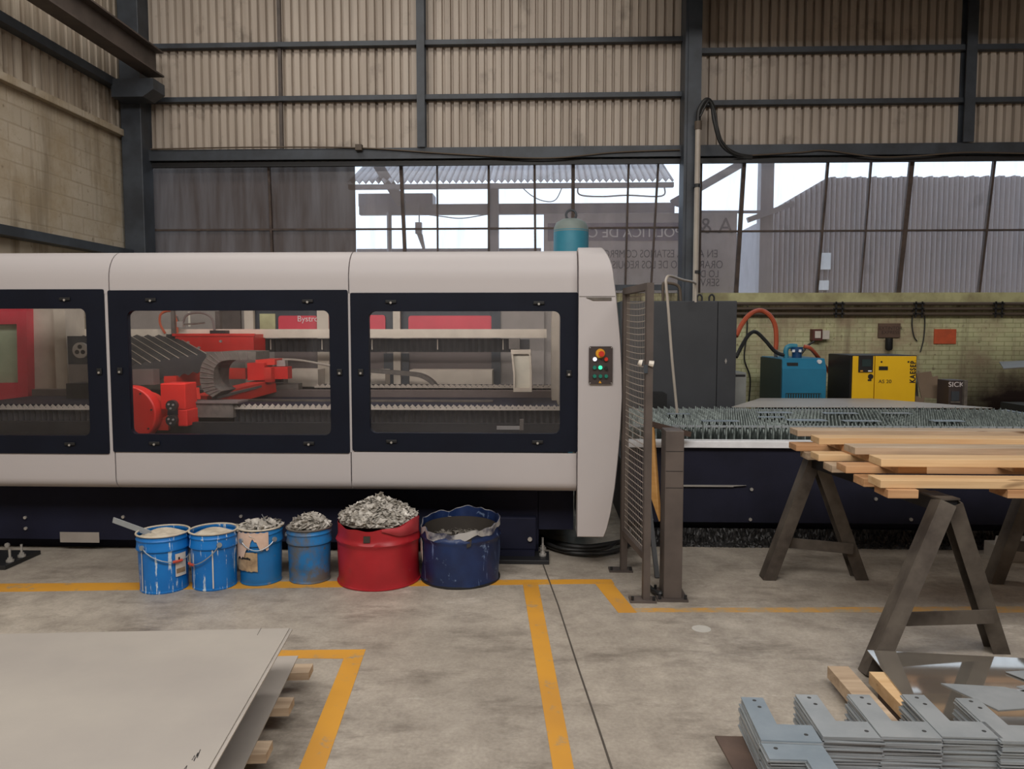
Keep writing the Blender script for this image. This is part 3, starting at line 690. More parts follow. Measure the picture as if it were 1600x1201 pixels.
for a, b in ((384, 398), (497, 515), (615, 626)): rbox(a, 478, b, 632, 7.86, 'beige', 'pillar', .05)
rbox(600, 552, 615, 640, 7.9, 'slate', 'rear_post'); rbox(626, 552, 639, 640, 7.9, 'slate', 'rear_post'); rbox(768, 484, 782, 640, 7.9, 'slate', 'rear_post')
rbox(430, 549, 500, 577, 7.94, 'taupe', 'lower_panel'); rbox(520, 549, 604, 580, 7.94, 'taupe', 'lower_panel'); rbox(639, 549, 769, 580, 7.94, 'taupe', 'lower_panel')
rbox(450, 577, 497, 604, 7.6, 'beige', 'cover_box', .25); rbox(520, 578, 602, 606, 7.6, 'beige', 'cover_box', .25); rbox(640, 578, 769, 606, 7.6, 'beige', 'cover_box', .25)
rbox(780, 484, 850, 640, 7.93, 'greyp', 'rear_door')
rbox(-60, 514, 854, 527.5, 7.3, 'beige', 'cable_rail', .06)
rbox(862, 486, 873.5, 636, 6.6, 'beige', 'end_post', .6)
# long bellows under the rail
def bellows(px0, px1, Y, py0, py1, pitch, amp, name, mat, depth=.25):
    xa, xb = X(px0, Y), X(px1, Y); z1, z0 = Z(py0, Y), Z(py1, Y); n = int((xb-xa)/pitch); pts = []
    for i in range(n*2+1): pts.append((xa+(xb-xa)*i/(n*2), Y+(amp if i % 2 else 0)))
    fr = [Vector((x, y, z0)) for x, y in pts]+[Vector((xb, Y+depth, z0)), Vector((xa, Y+depth, z0))]
    return part(MB().prism(fr, (0, 0, z1-z0)), name, mat, lm)
bellows(404, 800, 7.45, 529, 550, .06, .035, 'rear_bellows', 'bellows', .15)
for px in (424, 504, 582, 684, 786): rbox(px-.6, 530, px+.6, 546, 7.43, 'beige', 'bellows_clip', .01)
# guard bellows along the cutting bed, seen from above as zigzags
def guard(px0, px1, Y, py0, h, pitch, amp, tooth=.024):
    xa, xb = X(px0, Y), X(px1, Y); z1 = Z(py0, Y); z0 = z1-h; n = int((xb-xa)/pitch)
    mb = MB()
    vs = []; fs = []
    for i in range(n*2+1):
        x = xa+(xb-xa)*i/(n*2); y = Y+(amp if i % 2 else 0)
        vs += [(x, y, z0), (x, y, z1), (x, Y+.30, z1), (x, Y+.30, z0)]
    for i in range(n*2):
        for k in range(3): fs.append((4*i+k, 4*i+4+k, 4*i+5+k, 4*i+1+k))
    part(mb.add(vs, fs), 'guard_bellows', 'bellows', lm)
    for row, (dy, ph) in enumerate(((0, 0), (.09, 1))):
        pts = []; zb2 = z1-.012
        for i in range(n*2+1):
            x = xa+(xb-xa)*i/(n*2); pts.append(Vector((x, Y-.02+dy, z1+tooth*(1 if (i+ph) % 2 else 0))))
        t2 = MB(); k = len(pts); low = [Vector((p.x, p.y, zb2)) for p in pts]; bk = [p+Vector((0, .006, 0)) for p in pts]; bl = [p+Vector((0, .006, 0)) for p in low]
        t2.add(pts+low+bk+bl, [f for i in range(k-1) for f in ((i, i+1, k+i+1, k+i), (2*k+i, 3*k+i, 3*k+i+1, 2*k+i+1), (i, 2*k+i, 2*k+i+1, i+1))])
        part(t2, 'toothed_edge', 'bellows_edge', lm)
guard(365, 876, 5.95, 638, .22, .046, .028)
guard(-200, 205, 5.95, 640, .22, .046, .028)
guard(492, 866, 7.0, 604, .10, .05, .028, .02)
part(B(X0, X(868, 6.9), 6.88, 6.98, Z(627, 6.9), Z(610, 6.9)), 'bed_rail', 'taupe', lm)
part(B(X(205, 6.7), X(770, 6.4), 6.4, 6.45, Z(629.5, 6.4), Z(625.5, 6.4)), 'bed_strip', 'chain', lm)
part(B(X0, X(872, 6.0), 6.1, 6.86, .62, Z(634, 6.1)), 'cutting_bed', 'bench', lm)
part(B(X0, X(880, 5.8), 5.8, 5.86, .58, Z(662, 5.8)), 'front_beam', 'steel_black', lm)
part(B(X0, X(880, 5.4), 5.45, 8.0, .56, .6), 'bed_floor', 'navy', lm)
hd = rbox(776, 666, 818, 671, 5.7, 'bolt', 'side_clamp', .03); rbox(812, 655, 818, 672, 5.69, 'chain', 'clamp_post', .03, hd)
# flat cable track arching behind the near bellows
tr = [A(560, 577, 7.2), A(620, 582, 7.2), A(652, 585, 7.2), A(668, 591, 7.2), A(680, 602, 7.2), A(684, 618, 7.2)]
sp = spline(tr, 6); mb = MB()
for i in range(len(sp)-1): mb.beam(sp[i], sp[i+1], .14, .035)
part(mb, 'cable_track', 'chain', lm, smooth=True)
part(MB().tube(spline([A(430, 561, 7.0), A(470, 563, 7.0), (A(520, 572, 7.0)), A(580, 584, 7.0)]), .01, 6), 'cable', 'bellows_edge', lm)
# milky lamp box standing on the bed
Yl = 6.35; fx = [A(798, 546, Yl), A(829, 546, Yl), A(831, 583, Yl), A(831, 612, Yl), A(802, 612, Yl), A(802, 583, Yl)]
cxy = sum(fx, Vector())/6
inn = [p+(cxy-p)*.2 for p in fx]
lb = part(MB().ring(fx, inn, (0, .22, 0)), 'lamp_box', 'beige', lm)
part(MB().prism([p+Vector((0, .03, 0)) for p in inn], (0, .01, 0)), 'lamp_cover', 'light_box', lb)
rbox(795, 529, 812, 545, Yl, 'chain', 'lamp_bracket', .2); rbox(812, 530, 827, 546, Yl+.05, 'steel_black', 'lamp_motor', .2)

# ---- the red bridge that carries the cutting head
def pb(p0, p1, w, h, name, mat, up=(0, 0, 1), par=None, **k): return part(MB().beam(p0, p1, w, h, up), name, mat, par or lm, **k)
br = rbox(276, 522, 398, 549, 7.05, 'red', 'bridge_beam', .3)
part(MB().bx(X(272, 7.04), X(400, 7.04), 7.03, 7.06, Z(525, 7.04, 340), Z(521, 7.04, 340)), 'beam_rim', 'red', br)
rbox(330, 516, 354, 522, 7.1, 'steel_black', 'beam_box', .1, br); rbox(262, 522, 274, 527, 7.1, 'steel_black', 'beam_box', .1, br)
for px, py in ((294, 535), (311, 543), (345, 533)): 
    q = A(px, py, 7.04); part(MB().cyl((q.x, 7.05, q.z), (q.x, 7.03, q.z), .012, n=8), 'bolt', 'bolt', br)
# bellows fanning over the left end of the bridge
f0, f1 = A(198, 525, 7.3), A(262, 525, 7.3)
g0, g1 = A(205, 573, 6.0), A(318, 557, 6.3)
mb = MB(); n = 18; vs = []; fs = []
L0, L1 = A(150, 536, 6.7), A(318, 557, 6.35)     # near edge follows the bridge
for i in range(n+1):
    t = i/n; d = Vector((0, 0, .022 if i % 2 else 0))
    a = A(120, 526, 7.3).lerp(A(274, 526, 7.3), t)+d; b = A(190, 575, 6.0).lerp(A(322, 553, 6.3), t)+d
    vs += [a, b, b-Vector((0, 0, .15)), a-Vector((0, 0, .15))]
for i in range(n):
    for k in range(3): fs.append((4*i+k, 4*i+4+k, 4*i+5+k, 4*i+1+k))
bw = part(mb.add(vs, fs), 'bridge_bellows', 'bellows', lm)
for i in range(2, n+1, 2):
    t = i/n; up_ = Vector((0, 0, .006))
    part(MB().tube([A(120, 526, 7.3).lerp(A(274, 526, 7.3), t)+up_, A(190, 575, 6.0).lerp(A(322, 553, 6.3), t)+up_], .004, 5), 'fold_edge', 'bellows_edge', bw)
# near drive end: cap disc, block, rollers
Yn = 5.62
q = A(197, 648, Yn); cap = part(MB().cyl((q.x, Yn+.02, q.z), (q.x, Yn+.14, q.z), .215, n=48), 'drive_cap', 'red', lm, smooth=True, bevel=.01)
part(MB().cyl((q.x, Yn+.14, q.z), (q.x, Yn+.34, q.z), .15, n=32).bx(q.x+.02, X(266, Yn+.2), Yn+.15, Yn+.4, Z(676, Yn, 230), Z(658, Yn, 230)), 'drive_housing', 'orange_red', lm)
for k in range(8):
    t = k*math.pi/4+.2; part(MB().cyl((q.x+.19*math.cos(t), Yn+.021, q.z+.19*math.sin(t)), (q.x+.19*math.cos(t), Yn+.012, q.z+.19*math.sin(t)), .007, n=6), 'bolt', 'steel_black', cap)
bk = part(MB().bx(X(250, Yn+.1), X(289, Yn+.1), Yn+.1, Yn+.3, Z(640, Yn+.1, 270), Z(599, Yn+.1, 270)).bx(X(276, Yn+.1), X(291, Yn+.1), Yn+.1, Yn+.3, Z(666, Yn+.1, 270), Z(640, Yn+.1, 270)).bx(X(236, Yn+.2), X(264, Yn+.2), Yn+.2, Yn+.36, Z(679, Yn+.1, 250), Z(664, Yn+.1, 250)), 'drive_block', 'red', lm, bevel=.008)
for px, py, r in ((271, 633, .042), (271, 656, .042)):
    q = A(px, py, Yn+.1); w = part(MB().cyl((q.x, Yn+.11, q.z), (q.x, Yn+.06, q.z), r, n=20), 'roller', 'steel_black', bk, smooth=True)
    for k in range(3):
        t = k*2.1+.4; part(MB().cyl((q.x+.02*math.cos(t), Yn+.062, q.z+.02*math.sin(t)), (q.x+.02*math.cos(t), Yn+.052, q.z+.02*math.sin(t)), .008, n=8), 'bolt', 'bolt', w)
rbox(206, 577, 240, 601, 6.0, 'taupe', 'bellows_box', .1)
rbox(292, 629, 363, 652, 5.9, 'chain', 'rail_cover', .12)
part(B(X(290, 5.9), X(372, 5.9), 5.89, 6.1, Z(630, 5.9, 330), Z(627, 5.9, 330)), 'rail_lid', 'taupe', lm)
# bridge arms running back to the cutting head
pb(A(266, 600, 6.15), A(312, 588, 6.75), .1, .13, 'bridge_arm', 'orange_red')
pb(A(312, 629, 6.1), A(420, 602, 6.9), .16, .115, 'bridge_arm', 'orange_red')
part(MB().beam(A(330, 621, 6.12)+Vector((0, 0, .0)), A(400, 603, 6.7), .12, .02), 'arm_tray', 'taupe', lm)
pb(A(290, 617, 6.0), A(312, 614, 6.05), .08, .09, 'arm_joint', 'orange_red')
rbox(343, 575, 384, 592, 7.0, 'orange_red', 'inner_plate', .05)
ch = rbox(387, 567, 414, 594, 6.75, 'red', 'head_carriage', .2)
rbox(400, 561, 430, 570, 6.8, 'orange_red', 'carriage_top', .25, ch); rbox(414, 574, 424, 597, 6.72, 'orange_red', 'carriage_side', .1, ch)
rbox(424, 573, 450, 592, 6.8, 'red', 'head_block', .12, ch); rbox(433, 563, 446, 572, 6.85, 'bolt', 'head_sensor', .08, ch)
rbox(430, 592, 440, 597, 6.85, 'steel_black', 'nozzle', .05, ch)
rbox(418, 599, 466, 613, 6.9, 'chain', 'rail_cover', .12)
# cable chain loop
Yl2 = 5.98
outer = spline([A(x, y, Yl2) for x, y in ((400, 549), (370, 548.5), (345, 549), (328, 554), (317, 565), (312.5, 580), (313, 598), (319, 612), (332, 620))], 4)
inner = spline([A(x, y, Yl2) for x, y in ((400, 562), (374, 562), (354, 562.5), (343, 566), (336, 574), (334, 584), (334, 597), (338, 606), (346, 611))], 4)
chn = part(MB().prism(outer+inner[::-1], (0, .3, 0)), 'cable_chain', 'chain', lm)
for k in range(2, len(outer)-2, 2):
    part(MB().beam(outer[k]+Vector((0, -.002, 0)), inner[k]+Vector((0, -.002, 0)), .006, .006, (0, 1, 0)), 'chain_link', 'taupe', chn)
rbox(365, 549, 410, 566, 6.95, 'taupe', 'chain_bracket', .1)
for k, pts in enumerate(([(258, 521), (250, 505), (252, 490), (268, 486), (276, 500), (277, 520)], [(285, 506), (292, 492), (312, 488), (330, 496), (336, 520)], [(276, 494), (282, 505), (296, 506), (320, 504)])):
    part(MB().tube(spline([A(x, y, 7.25) for x, y in pts]), .012 if k < 2 else .008, 6), 'hose', ('hose_red', 'taupe', 'chain')[k], lm)
rbox(279, 502, 288, 511, 7.22, 'bolt', 'valve', .05); rbox(270, 484, 275, 522, 7.2, 'chain', 'hose_post', .04)
rbox(297, 487, 300, 510, 7.6, 'light_box', 'bright_gap_strip', .01)
rbox(339, 486, 346, 521, 7.4, 'steel_brown', 'rear_post', .06)

# ---- what shows in the left window
rd = part(MB().ring([A(-120, 482, 7.0), A(41, 482, 7.0), A(44, 633, 7.0), A(-120, 633, 7.0)], [A(-90, 508, 7.0), A(26, 506, 7.0), A(28, 598, 7.0), A(-90, 600, 7.0)], (0, .1, 0)), 'inner_door', 'redpanel', lm)
rbox(-118, 490, 40, 625, 7.08, 'palegreen', 'inner_door_pane', .01, rd)
rbox(45, 478, 90, 636, 7.1, 'beige', 'rear_post', .2); rbox(88, 478, 106, 636, 7.0, 'beige', 'rear_post', .3)
pn = rbox(108, 525, 150, 569, 6.9, 'slate', 'fan_plate', .08)
q = A(127, 547, 6.89); fd = part(MB().cyl((q.x, 6.9, q.z), (q.x, 6.87, q.z), .072, n=28), 'fan_disc', 'bolt', pn)
for k in range(3):
    t = math.pi/2+k*2.094; part(MB().cyl((q.x+.032*math.cos(t), 6.872, q.z+.032*math.sin(t)), (q.x+.032*math.cos(t), 6.866, q.z+.032*math.sin(t)), .02, n=12), 'fan_hole', 'steel_black', fd)
rbox(108, 569, 150, 601, 6.9, 'greyp', 'side_box', .1); rbox(103, 599, 160, 632, 6.6, 'steel_black', 'side_foot', .2)

# ================================================================== shuttle table
Yt0, Yt1 = 5.95, 7.55
tx0, tx1 = X(975, Yt0), 4.5
tb = thing('shuttle_table', (2.7, 6.7, 0), 'slatted steel shuttle table with navy sides beside the machine', 'table')
zl = Z(689, 5.9, 1100)
part(B(tx0, tx1, Yt0-.01, Yt0+.06, .16, zl-.05), 'side_panel', 'bench', tb)
part(B(tx0+.05, tx1-.05, Yt0+.1, Yt1, .0, .6), 'base', 'bench', tb)
part(B(tx0, tx1+.02, Yt0-.05, Yt0+.06, zl-.052, zl), 'ledge', 'whitesteel', tb, bevel=.004)
part(B(tx0, tx1, Yt1+.0, Yt1+.06, .5, .875), 'rear_rail', 'galv', tb)
part(B(tx1-.03, tx1+.02, Yt0+.06, Yt1+.05, .5, .88), 'end_rail', 'galv_blue', tb)
part(B(tx0, tx1, Yt0+.06, Yt1, .58, .62), 'tray', 'steel_black', tb)
part(B(tx0, tx1-.03, Yt0+.12, Yt0+.14, .885, .9), 'front_rod', 'galv', tb)
q0, q1 = A(1070, 758, Yt0-.02), A(1166, 758, Yt0-.02)
part(B(X(1040, 5.92), q1.x-.1, Yt0-.03, Yt0-.012, q0.z-.008, q0.z+.004).prism([(q1.x-.1, Yt0-.03, q0.z-.004), (q1.x-.1, Yt0-.03, q0.z+.004), (q1.x, Yt0-.03, q0.z+.004)], (0, .018, 0)), 'lip', 'bolt', tb)
for px, py in ((1174, 764), (1172, 811), (1018, 811), (1423, 811), (1573, 811), (1368, 779)):
    q = A(px, py, Yt0-.01); part(MB().cyl((q.x, Yt0, q.z), (q.x, Yt0-.022, q.z), .013, n=10), 'bolt', 'bolt', tb)
ns = 62; sx0 = tx0+.08; pitch = (tx1-.08-sx0)/(ns-1)
prof = []; nt = 36; y0, y1 = Yt0+.07, Yt1-.01
pl = [(y0, .66)]
for i in range(nt+1):
    y = y0+(y1-y0)*i/nt; pl.append((y, .825 if i % 2 else .905))
pl.append((y1, .66))
mb = MB().prism([(-.005, y, z) for y, z in pl], (.01, 0, 0))
sl = part(mb, 'slat', 'slat', None, recenter=False); sl.parent = tb
for i in range(ns):
    s_ = sl if i == 0 else sl.copy()
    if i: COL.objects.link(s_); s_.parent = tb
    s_.location = (sx0+i*pitch-2.7, -6.7, random.uniform(-.006, .006)); s_.rotation_euler = (0, 0, 0)
# cut leftovers lying on the slats
for i, (px, py, w, d) in enumerate(((1125, 657, .3, .1), (1205, 651, .22, .08), (1260, 656, .32, .12), (1345, 657, .3, .09), (1210, 644, .3, .1), (1312, 645, .3, .1), (1400, 645, .25, .09), (1480, 657, .25, .1), (1060, 646, .2, .08))):
    q = F(px, py, .91)
    tag(B(q.x-w/2, q.x+w/2, q.y-d/2, q.y+d/2, .907, .911).build('steel_offcut', 'galv_blue'),
        'flat steel offcut lying on the slatted table, '+('front row, at its left', 'centre row, third in from the left', 'front row, second from its left', 'front row, third from its left', 'back row, second from its left', 'back row, third from its left', 'back row, at its right', 'front row, at its right', 'back row, at its left')[i], 'offcut', 'offcuts on the slats')
ws = MB().prism([Vector((1.9, 7.72, .88)), Vector((4.45, 7.72, .88)), Vector((3.6, 8.5, .9)), Vector((2.4, 8.5, .9))], (0, 0, .006)).build('pale_steel_sheet', 'steel_sheet')
tag(ws, 'pale steel sheet lying behind the slatted table', 'sheet')
ws_s = MB()
for x, y in ((2.2, 7.8), (4.0, 7.8), (2.6, 8.4), (3.5, 8.4)): ws_s.bx(x-.03, x+.03, y-.03, y+.03, 0, .878)
ws_s.bx(2.17, 4.03, 7.77, 7.83, .8, .878).bx(2.57, 3.53, 8.37, 8.43, .8, .878)
tag(ws_s.build('sheet_stand', 'steel_black'), 'dark stand under the pale steel sheet', 'stand')
# oily crust of slag, its black also painting the shade under the table
mb = MB(); nx, ny = 420, 12
def crust(i, j):
    x = tx0+.02+(tx1-tx0)*i/(nx-1); y = 5.80+.15*j/(ny-1)
    hgt = (.008+.10*(j/(ny-1))**1.2)*(.5+.7*random.random()) if j else -.005
    return Vector((x+random.uniform(-.008, .008), y+random.uniform(-.01, .01), hgt if j < ny-1 else .11))
mb.grid(crust, nx, ny)
tag(mb.build('slag_debris', 'crust'), 'oily slag crust with painted shade along the foot of the table', 'debris', None, 'stuff')
bd = B(X(1581, 5.6), 4.6, 5.6, 5.65, .33, .42).build('white_bar', 'whitesteel')
tag(B(X(1564, 5.6), 3.9, 5.5, 5.72, .0, .1).prism([(X(1564, 5.6), 5.5, .1), (3.9, 5.5, .1), (3.9, 5.6, .14), (X(1580, 5.6), 5.6, .14)], (0, .1, 0)).build('steel_block', 'steel_sheet'), 'pale steel block at the foot of the table by the frame edge', 'block')
tag(bd, 'pale bar resting low beside the table by the frame edge', 'bar')
bpy.data.objects.remove(bd)

# ================================================================== behind the table
Yc = 8.15
cab = thing('electrical_cabinet', (X(1080, Yc), Yc+.3, 0), 'tall charcoal electrical cabinet behind the mesh fence', 'cabinet')
xa, xs_, xb_ = X(968, Yc), X(1119, Yc), X(1149, Yc); zc = Z(470, Yc, 1080)
part(B(xa, xb_, Yc, Yc+.6, .0, zc), 'body', 'cabinet', cab, bevel=.006)
part(B(xa+.01, xs_-.004, Yc-.02, Yc-.001, .1, zc-.01), 'door', 'cabinet', cab, bevel=.003)
d2 = part(B(xs_+.004, xb_-.004, Yc-.02, Yc-.001, .1, zc-.01), 'door', 'cabinet', cab, bevel=.003)
q = A(1134, 564, Yc-.02); part(MB().prism([(q.x-.012, Yc-.026, q.z), (q.x, Yc-.026, q.z-.03), (q.x+.012, Yc-.026, q.z), (q.x, Yc-.026, q.z+.03)], (0, .006, 0)), 'lock', 'bolt', d2)
for px in (1093, 1112):
    q = A(px, 468, Yc+.2); part(MB().tube(spline([(q.x-.025, Yc+.2, zc), (q.x-.025, Yc+.2, zc+.05), (q.x, Yc+.2, zc+.075), (q.x+.025, Yc+.2, zc+.05), (q.x+.025, Yc+.2, zc)]), .01, 6), 'lifting_eye', 'steel_black', cab)
rec = B(X(1017, 7.9), X(1040, 7.9), 7.8, 8.12, 0, Z(614, 7.9, 1030)).build('control_box', 'rubber'); tag(rec, 'small black box at the foot of the charcoal cabinet', 'box')
g = thing('grey_cabinet', (X(1157, 8.6), 8.6, 0), 'pale grey cabinet beside the charcoal cabinet', 'cabinet')
part(B(X(1140, 8.5), X(1166, 8.5), 8.5, 8.9, 0, Z(582, 8.5, 1157)), 'body', 'greybox', g, bevel=.004)
part(B(X(1146, 8.5)-.02, X(1164, 8.5), 8.492, 8.5, Z(588, 8.5, 1157), Z(585, 8.5, 1157)), 'slot', 'rubber', g)
bp = cable('bent_pipe', 'pipe', [A(1058, 645, 7.0), A(1050, 560, 7.0), A(1044, 480, 7.0), A(1041, 448, 7.0), A(1041, 436, 7.02), A(1047, 431, 7.1), A(1066, 437, 7.5), A(1084, 441, 7.9), A(1087, 447, 7.98), A(1087, 472, 7.98)], .0125, 'bent pale pipe rising in front of the charcoal cabinet', 'pipe')
cable('bent_pipe', 'conduit', [A(1036, 470, 8.4), A(1036, 446, 8.4), A(1040, 442, 8.4), A(1060, 447, 8.4), A(1064, 470, 8.4)], .016, 'low bent pipe on top of the charcoal cabinet', 'pipe')
# blue air tank behind the machine
tk = thing('air_tank', (X(891, 9.2), 9.2, 0), 'turquoise air tank rising behind the white machine', 'tank')
r = X(918, 9.2)-X(891, 9.2); xt = X(891, 9.2); z1 = Z(352, 9.2, 891)
part(MB().lathe((xt, 9.2, 0), [(r*.9, .3), (r, .36), (r, z1-.06)], 36), 'shell', 'tank', tk, smooth=True)
part(MB().lathe((xt, 9.2, 0), [(r*1.005, z1-.08), (r*.98, z1-.03), (r*.85, z1+.03), (r*.5, z1+.07), (0.01, z1+.08)], 36), 'dome', 'tank_top', tk, smooth=True)
lg = MB()
for k in range(3):
    t = k*2.094+.5; part(MB().beam((xt+r*.8*math.cos(t), 9.2+r*.8*math.sin(t), 0), (xt+r*.8*math.cos(t), 9.2+r*.8*math.sin(t), .5), .06, .02, (0, 1, 0)), 'leg', 'tank', tk)
part(MB().tube([(xt+.06*math.cos(t), 9.2, z1+.12+.06*math.sin(t)) for t in [k*math.pi/8 for k in range(17)]], .014, 6), 'lifting_ring', 'steel', tk)
# refrigerated dryer
Yd = 8.9
dr = thing('air_dryer', (X(1255, Yd), Yd+.3, 0), 'teal air dryer with gauges beside the yellow compressor', 'dryer')
xa, xb_ = X(1222, Yd), X(1291, Yd); zd0, zd1 = Z(576, Yd, 1255), Z(560, Yd, 1255)
part(MB().prism([(xa, Yd, 0), (xa, Yd, zd0), (xa, Yd+.07, zd1), (xa, Yd+.85, zd1), (xa, Yd+.85, 0)], (xb_-xa, 0, 0)), 'body', 'teal', dr, bevel=.006)
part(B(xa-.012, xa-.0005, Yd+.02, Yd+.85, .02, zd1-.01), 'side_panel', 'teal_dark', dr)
gz0, gz1 = Z(628, Yd, 1255), Z(614, Yd, 1255)
vt = part(B(X(1228, Yd), X(1283, Yd), Yd-.008, Yd-.0005, .55, gz1), 'vent', 'teal_dark', dr)
for k in range(14):
    x = X(1228, Yd)+.012+(X(1283, Yd)-X(1228, Yd)-.024)*k/13; part(B(x-.006, x+.006, Yd-.014, Yd-.008, .56, gz1-.01), 'vent_slat', 'teal', vt)
q = A(1238, 569, Yd+.03); part(B(X(1230, Yd), X(1247, Yd), Yd+.018, Yd+.03, q.z-.02, q.z+.02), 'name_plate', 'steel_black', dr)
q = A(1281, 565, Yd+.02); part(MB().cyl((q.x, Yd+.06, q.z), (q.x, Yd+.02, q.z), .024, n=18), 'gauge', 'whitesteel', dr)
fl_ = part(MB().cyl(A(1245, 562, 9.2), A(1245, 548, 9.2), .055, n=20).cyl(A(1245, 548, 9.2), A(1245, 542, 9.2), .07, n=20), 'filter_bowl', 'blue_filter', dr, smooth=True)
for dx in (-5, 5): q = A(1245+dx, 548, 9.13); part(B(q.x-.015, q.x+.015, 9.125, 9.14, q.z-.015, q.z+.015), 'filter_tag', 'whitesteel', fl_)
part(MB().tube(spline([A(1229, 562, 9.2), A(1228, 547, 9.2), A(1233, 541, 9.2), A(1245, 541, 9.2)]), .03, 10), 'elbow', 'tank', dr, smooth=True)
part(MB().cyl(A(1212, 562, 9.3), A(1212, 545, 9.3), .022, n=10), 'fitting', 'bolt', dr)
cable('hose', 'hose_red', [A(1150, 525, 9.0), A(1160, 505, 9.1), A(1173, 490, 9.2), A(1188, 485, 9.3), (A(1202, 492, 9.3)), A(1211, 508, 9.3), A(1213, 530, 9.3), A(1212, 546, 9.3)], .028, 'orange red hose arching from the charcoal cabinet to dryer', 'hose')
cable('hose', 'hose_black', [A(1150, 558, 9.0), A(1162, 535, 9.1), A(1172, 521, 9.15), A(1182, 519, 9.2), A(1196, 532, 9.2), A(1210, 548, 9.2), A(1222, 554, 9.2), A(1230, 553, 9.2)], .022, 'black hose arching below the orange red hose', 'hose')
cable('hose', 'hose_red', [A(1256, 541, 9.2), A(1266, 544, 9.2), A(1276, 555, 9.3), A(1284, 566, 9.5), A(1292, 576, 9.62), A(1298, 585, 9.62)], .024, 'orange red hose dropping behind the teal dryer', 'hose')
# screw compressor
Yk = 8.8
kc = thing('screw_compressor', (X(1380, Yk), Yk+.3, 0), 'yellow screw compressor with black side panel', 'compressor')
xa, xm, xb_ = X(1330, Yk), X(1365, Yk), X(1431, Yk); zk = Z(555, Yk, 1380)
part(B(xa, xb_, Yk, Yk+.68, 0, zk), 'body', 'kblack', kc)
part(B(xa-.012, xa-.0005, Yk+.01, Yk+.68, .02, zk-.004), 'side_panel', 'kblack', kc)
p1 = part(B(xa+.004, xm-.004, Yk-.02, Yk-.0005, .05, zk-.008), 'front_panel', 'kyellow', kc, bevel=.004)
p2 = part(B(xm+.004, xb_-.012, Yk-.02, Yk-.0005, .05, zk-.008), 'front_panel', 'kyellow', kc, bevel=.004)
cs = part(B(X(1339, Yk), X(1361, Yk), Yk-.035, Yk-.0205, Z(581, Yk, 1350), Z(555, Yk, 1350)), 'controller', 'kblack', p1)
part(B(X(1344, Yk), X(1358, Yk), Yk-.038, Yk-.035, Z(572, Yk, 1350), Z(561, Yk, 1350)), 'display', 'teal_dark', p1)
for px, w in ((1344, .03), (1357, .04)): q = A(px, 579, Yk); part(B(q.x-w/2, q.x+w/2, Yk-.038, Yk-.0352, q.z-.008, q.z+.006), 'key', 'estop_y' if px < 1350 else 'whitesteel', p1)
text('AS 20', .055, 'ink', p2, (X(1371, Yk), Yk-.022, Z(598, Yk, 1380)), width=1.1)
text('KAESER', .082, 'ink', p2, (X(1428, Yk), Yk-.022, Z(598, Yk, 1425)), (math.pi/2, -math.pi/2, 0), width=.8, spacing=1.2, bold=.003).name = 'lettering'
part(B(X(1371, Yk), X(1385, Yk), Yk-.024, Yk-.0205, Z(578, Yk, 1378), Z(572, Yk, 1378)), 'warning_sticker', 'kblack', p2)
q = A(1359, 588, Yk); part(MB().cyl((q.x, Yk-.0205, q.z), (q.x, Yk-.024, q.z), .03, n=16).bx(q.x-.03, q.x+.01, Yk-.024, Yk-.0205, q.z-.05, q.z-.03), 'emblem', 'kblack', p1)
for px in (1376, 1418): q = A(px, 565, Yk); part(MB().cyl((q.x, Yk-.0205, q.z), (q.x, Yk-.026, q.z), .01, n=10), 'lock', 'kblack', p2)
q = A(1402, 633, Yk); part(B(q.x-.025, q.x+.025, Yk-.024, Yk-.0205, q.z-.006, q.z+.01), 'small_badge', 'kblack', p2)
# things on the green wall
sw = thing('switch_box', A(1276, 532, YW-.12), 'maroon and white switch box on the green wall', 'box')
mb = part(B(X(1268, YW-.12), X(1283, YW-.12), YW-.12, YW-.002, Z(532, YW-.12, 1276), Z(514, YW-.12, 1276)), 'case', 'maroon', sw, bevel=.004)
part(B(X(1271, YW-.12), X(1280, YW-.12), YW-.13, YW-.1205, Z(528, YW-.12, 1276), Z(517, YW-.12, 1276)), 'plate', 'bracketw', sw)
part(B(X(1283, YW-.12)+.002, X(1295, YW-.12), YW-.1, YW-.002, Z(530, YW-.1, 1290), Z(516, YW-.1, 1290)), 'side_case', 'bracketw', sw, bevel=.004)
cable('cable', 'hose_black', onwall([(1272, 533), (1262, 540), (1254, 550), (1248, 556)], YW-.15), .014, 'black cable from the switch box to the dryer', 'cable')
sg = thing('extinguisher_sign', A(1387, 527, YW-.03), 'brown faded extinguisher sign on the green wall', 'sign')
pt_ = part(B(X(1370, YW-.03), X(1404, YW-.03), YW-.03, YW-.003, Z(527, YW-.03, 1387), Z(505, YW-.03, 1387)), 'plate', 'sign_brown', sg)
m['signink'] = plain('dark sign print', C(66, 50, 44), .7)
text('EXTINTOR', .062, 'signink', pt_, (X(1387, YW), YW-.031, Z(515, YW, 1387)), align='CENTER'); text('EXPRESS', .062, 'signink', pt_, (X(1387, YW), YW-.031, Z(521.5, YW, 1387)), align='CENTER')
ex = thing('fire_extinguisher', A(1388, 548, YW-.1), 'dark cylinder hanging below the brown sign', 'extinguisher')
x = X(1388, YW-.1); z0, z1 = Z(548, YW-.1, 1388), Z(528, YW-.1, 1388)
part(MB().lathe((x, YW-.08, 0), [(.005, z0), (.035, z0+.01), (.045, z0+.03), (.045, z1)], 18, cap1=True), 'body', 'rubber', ex, smooth=True)
og = B(X(1457, YW-.02), X(1491, YW-.02), YW-.02, YW-.003, Z(537, YW-.02, 1474), Z(514, YW-.02, 1474)).build('orange_sign', 'sign_orange'); tag(og, 'faded orange rectangular sign on the green wall', 'sign')
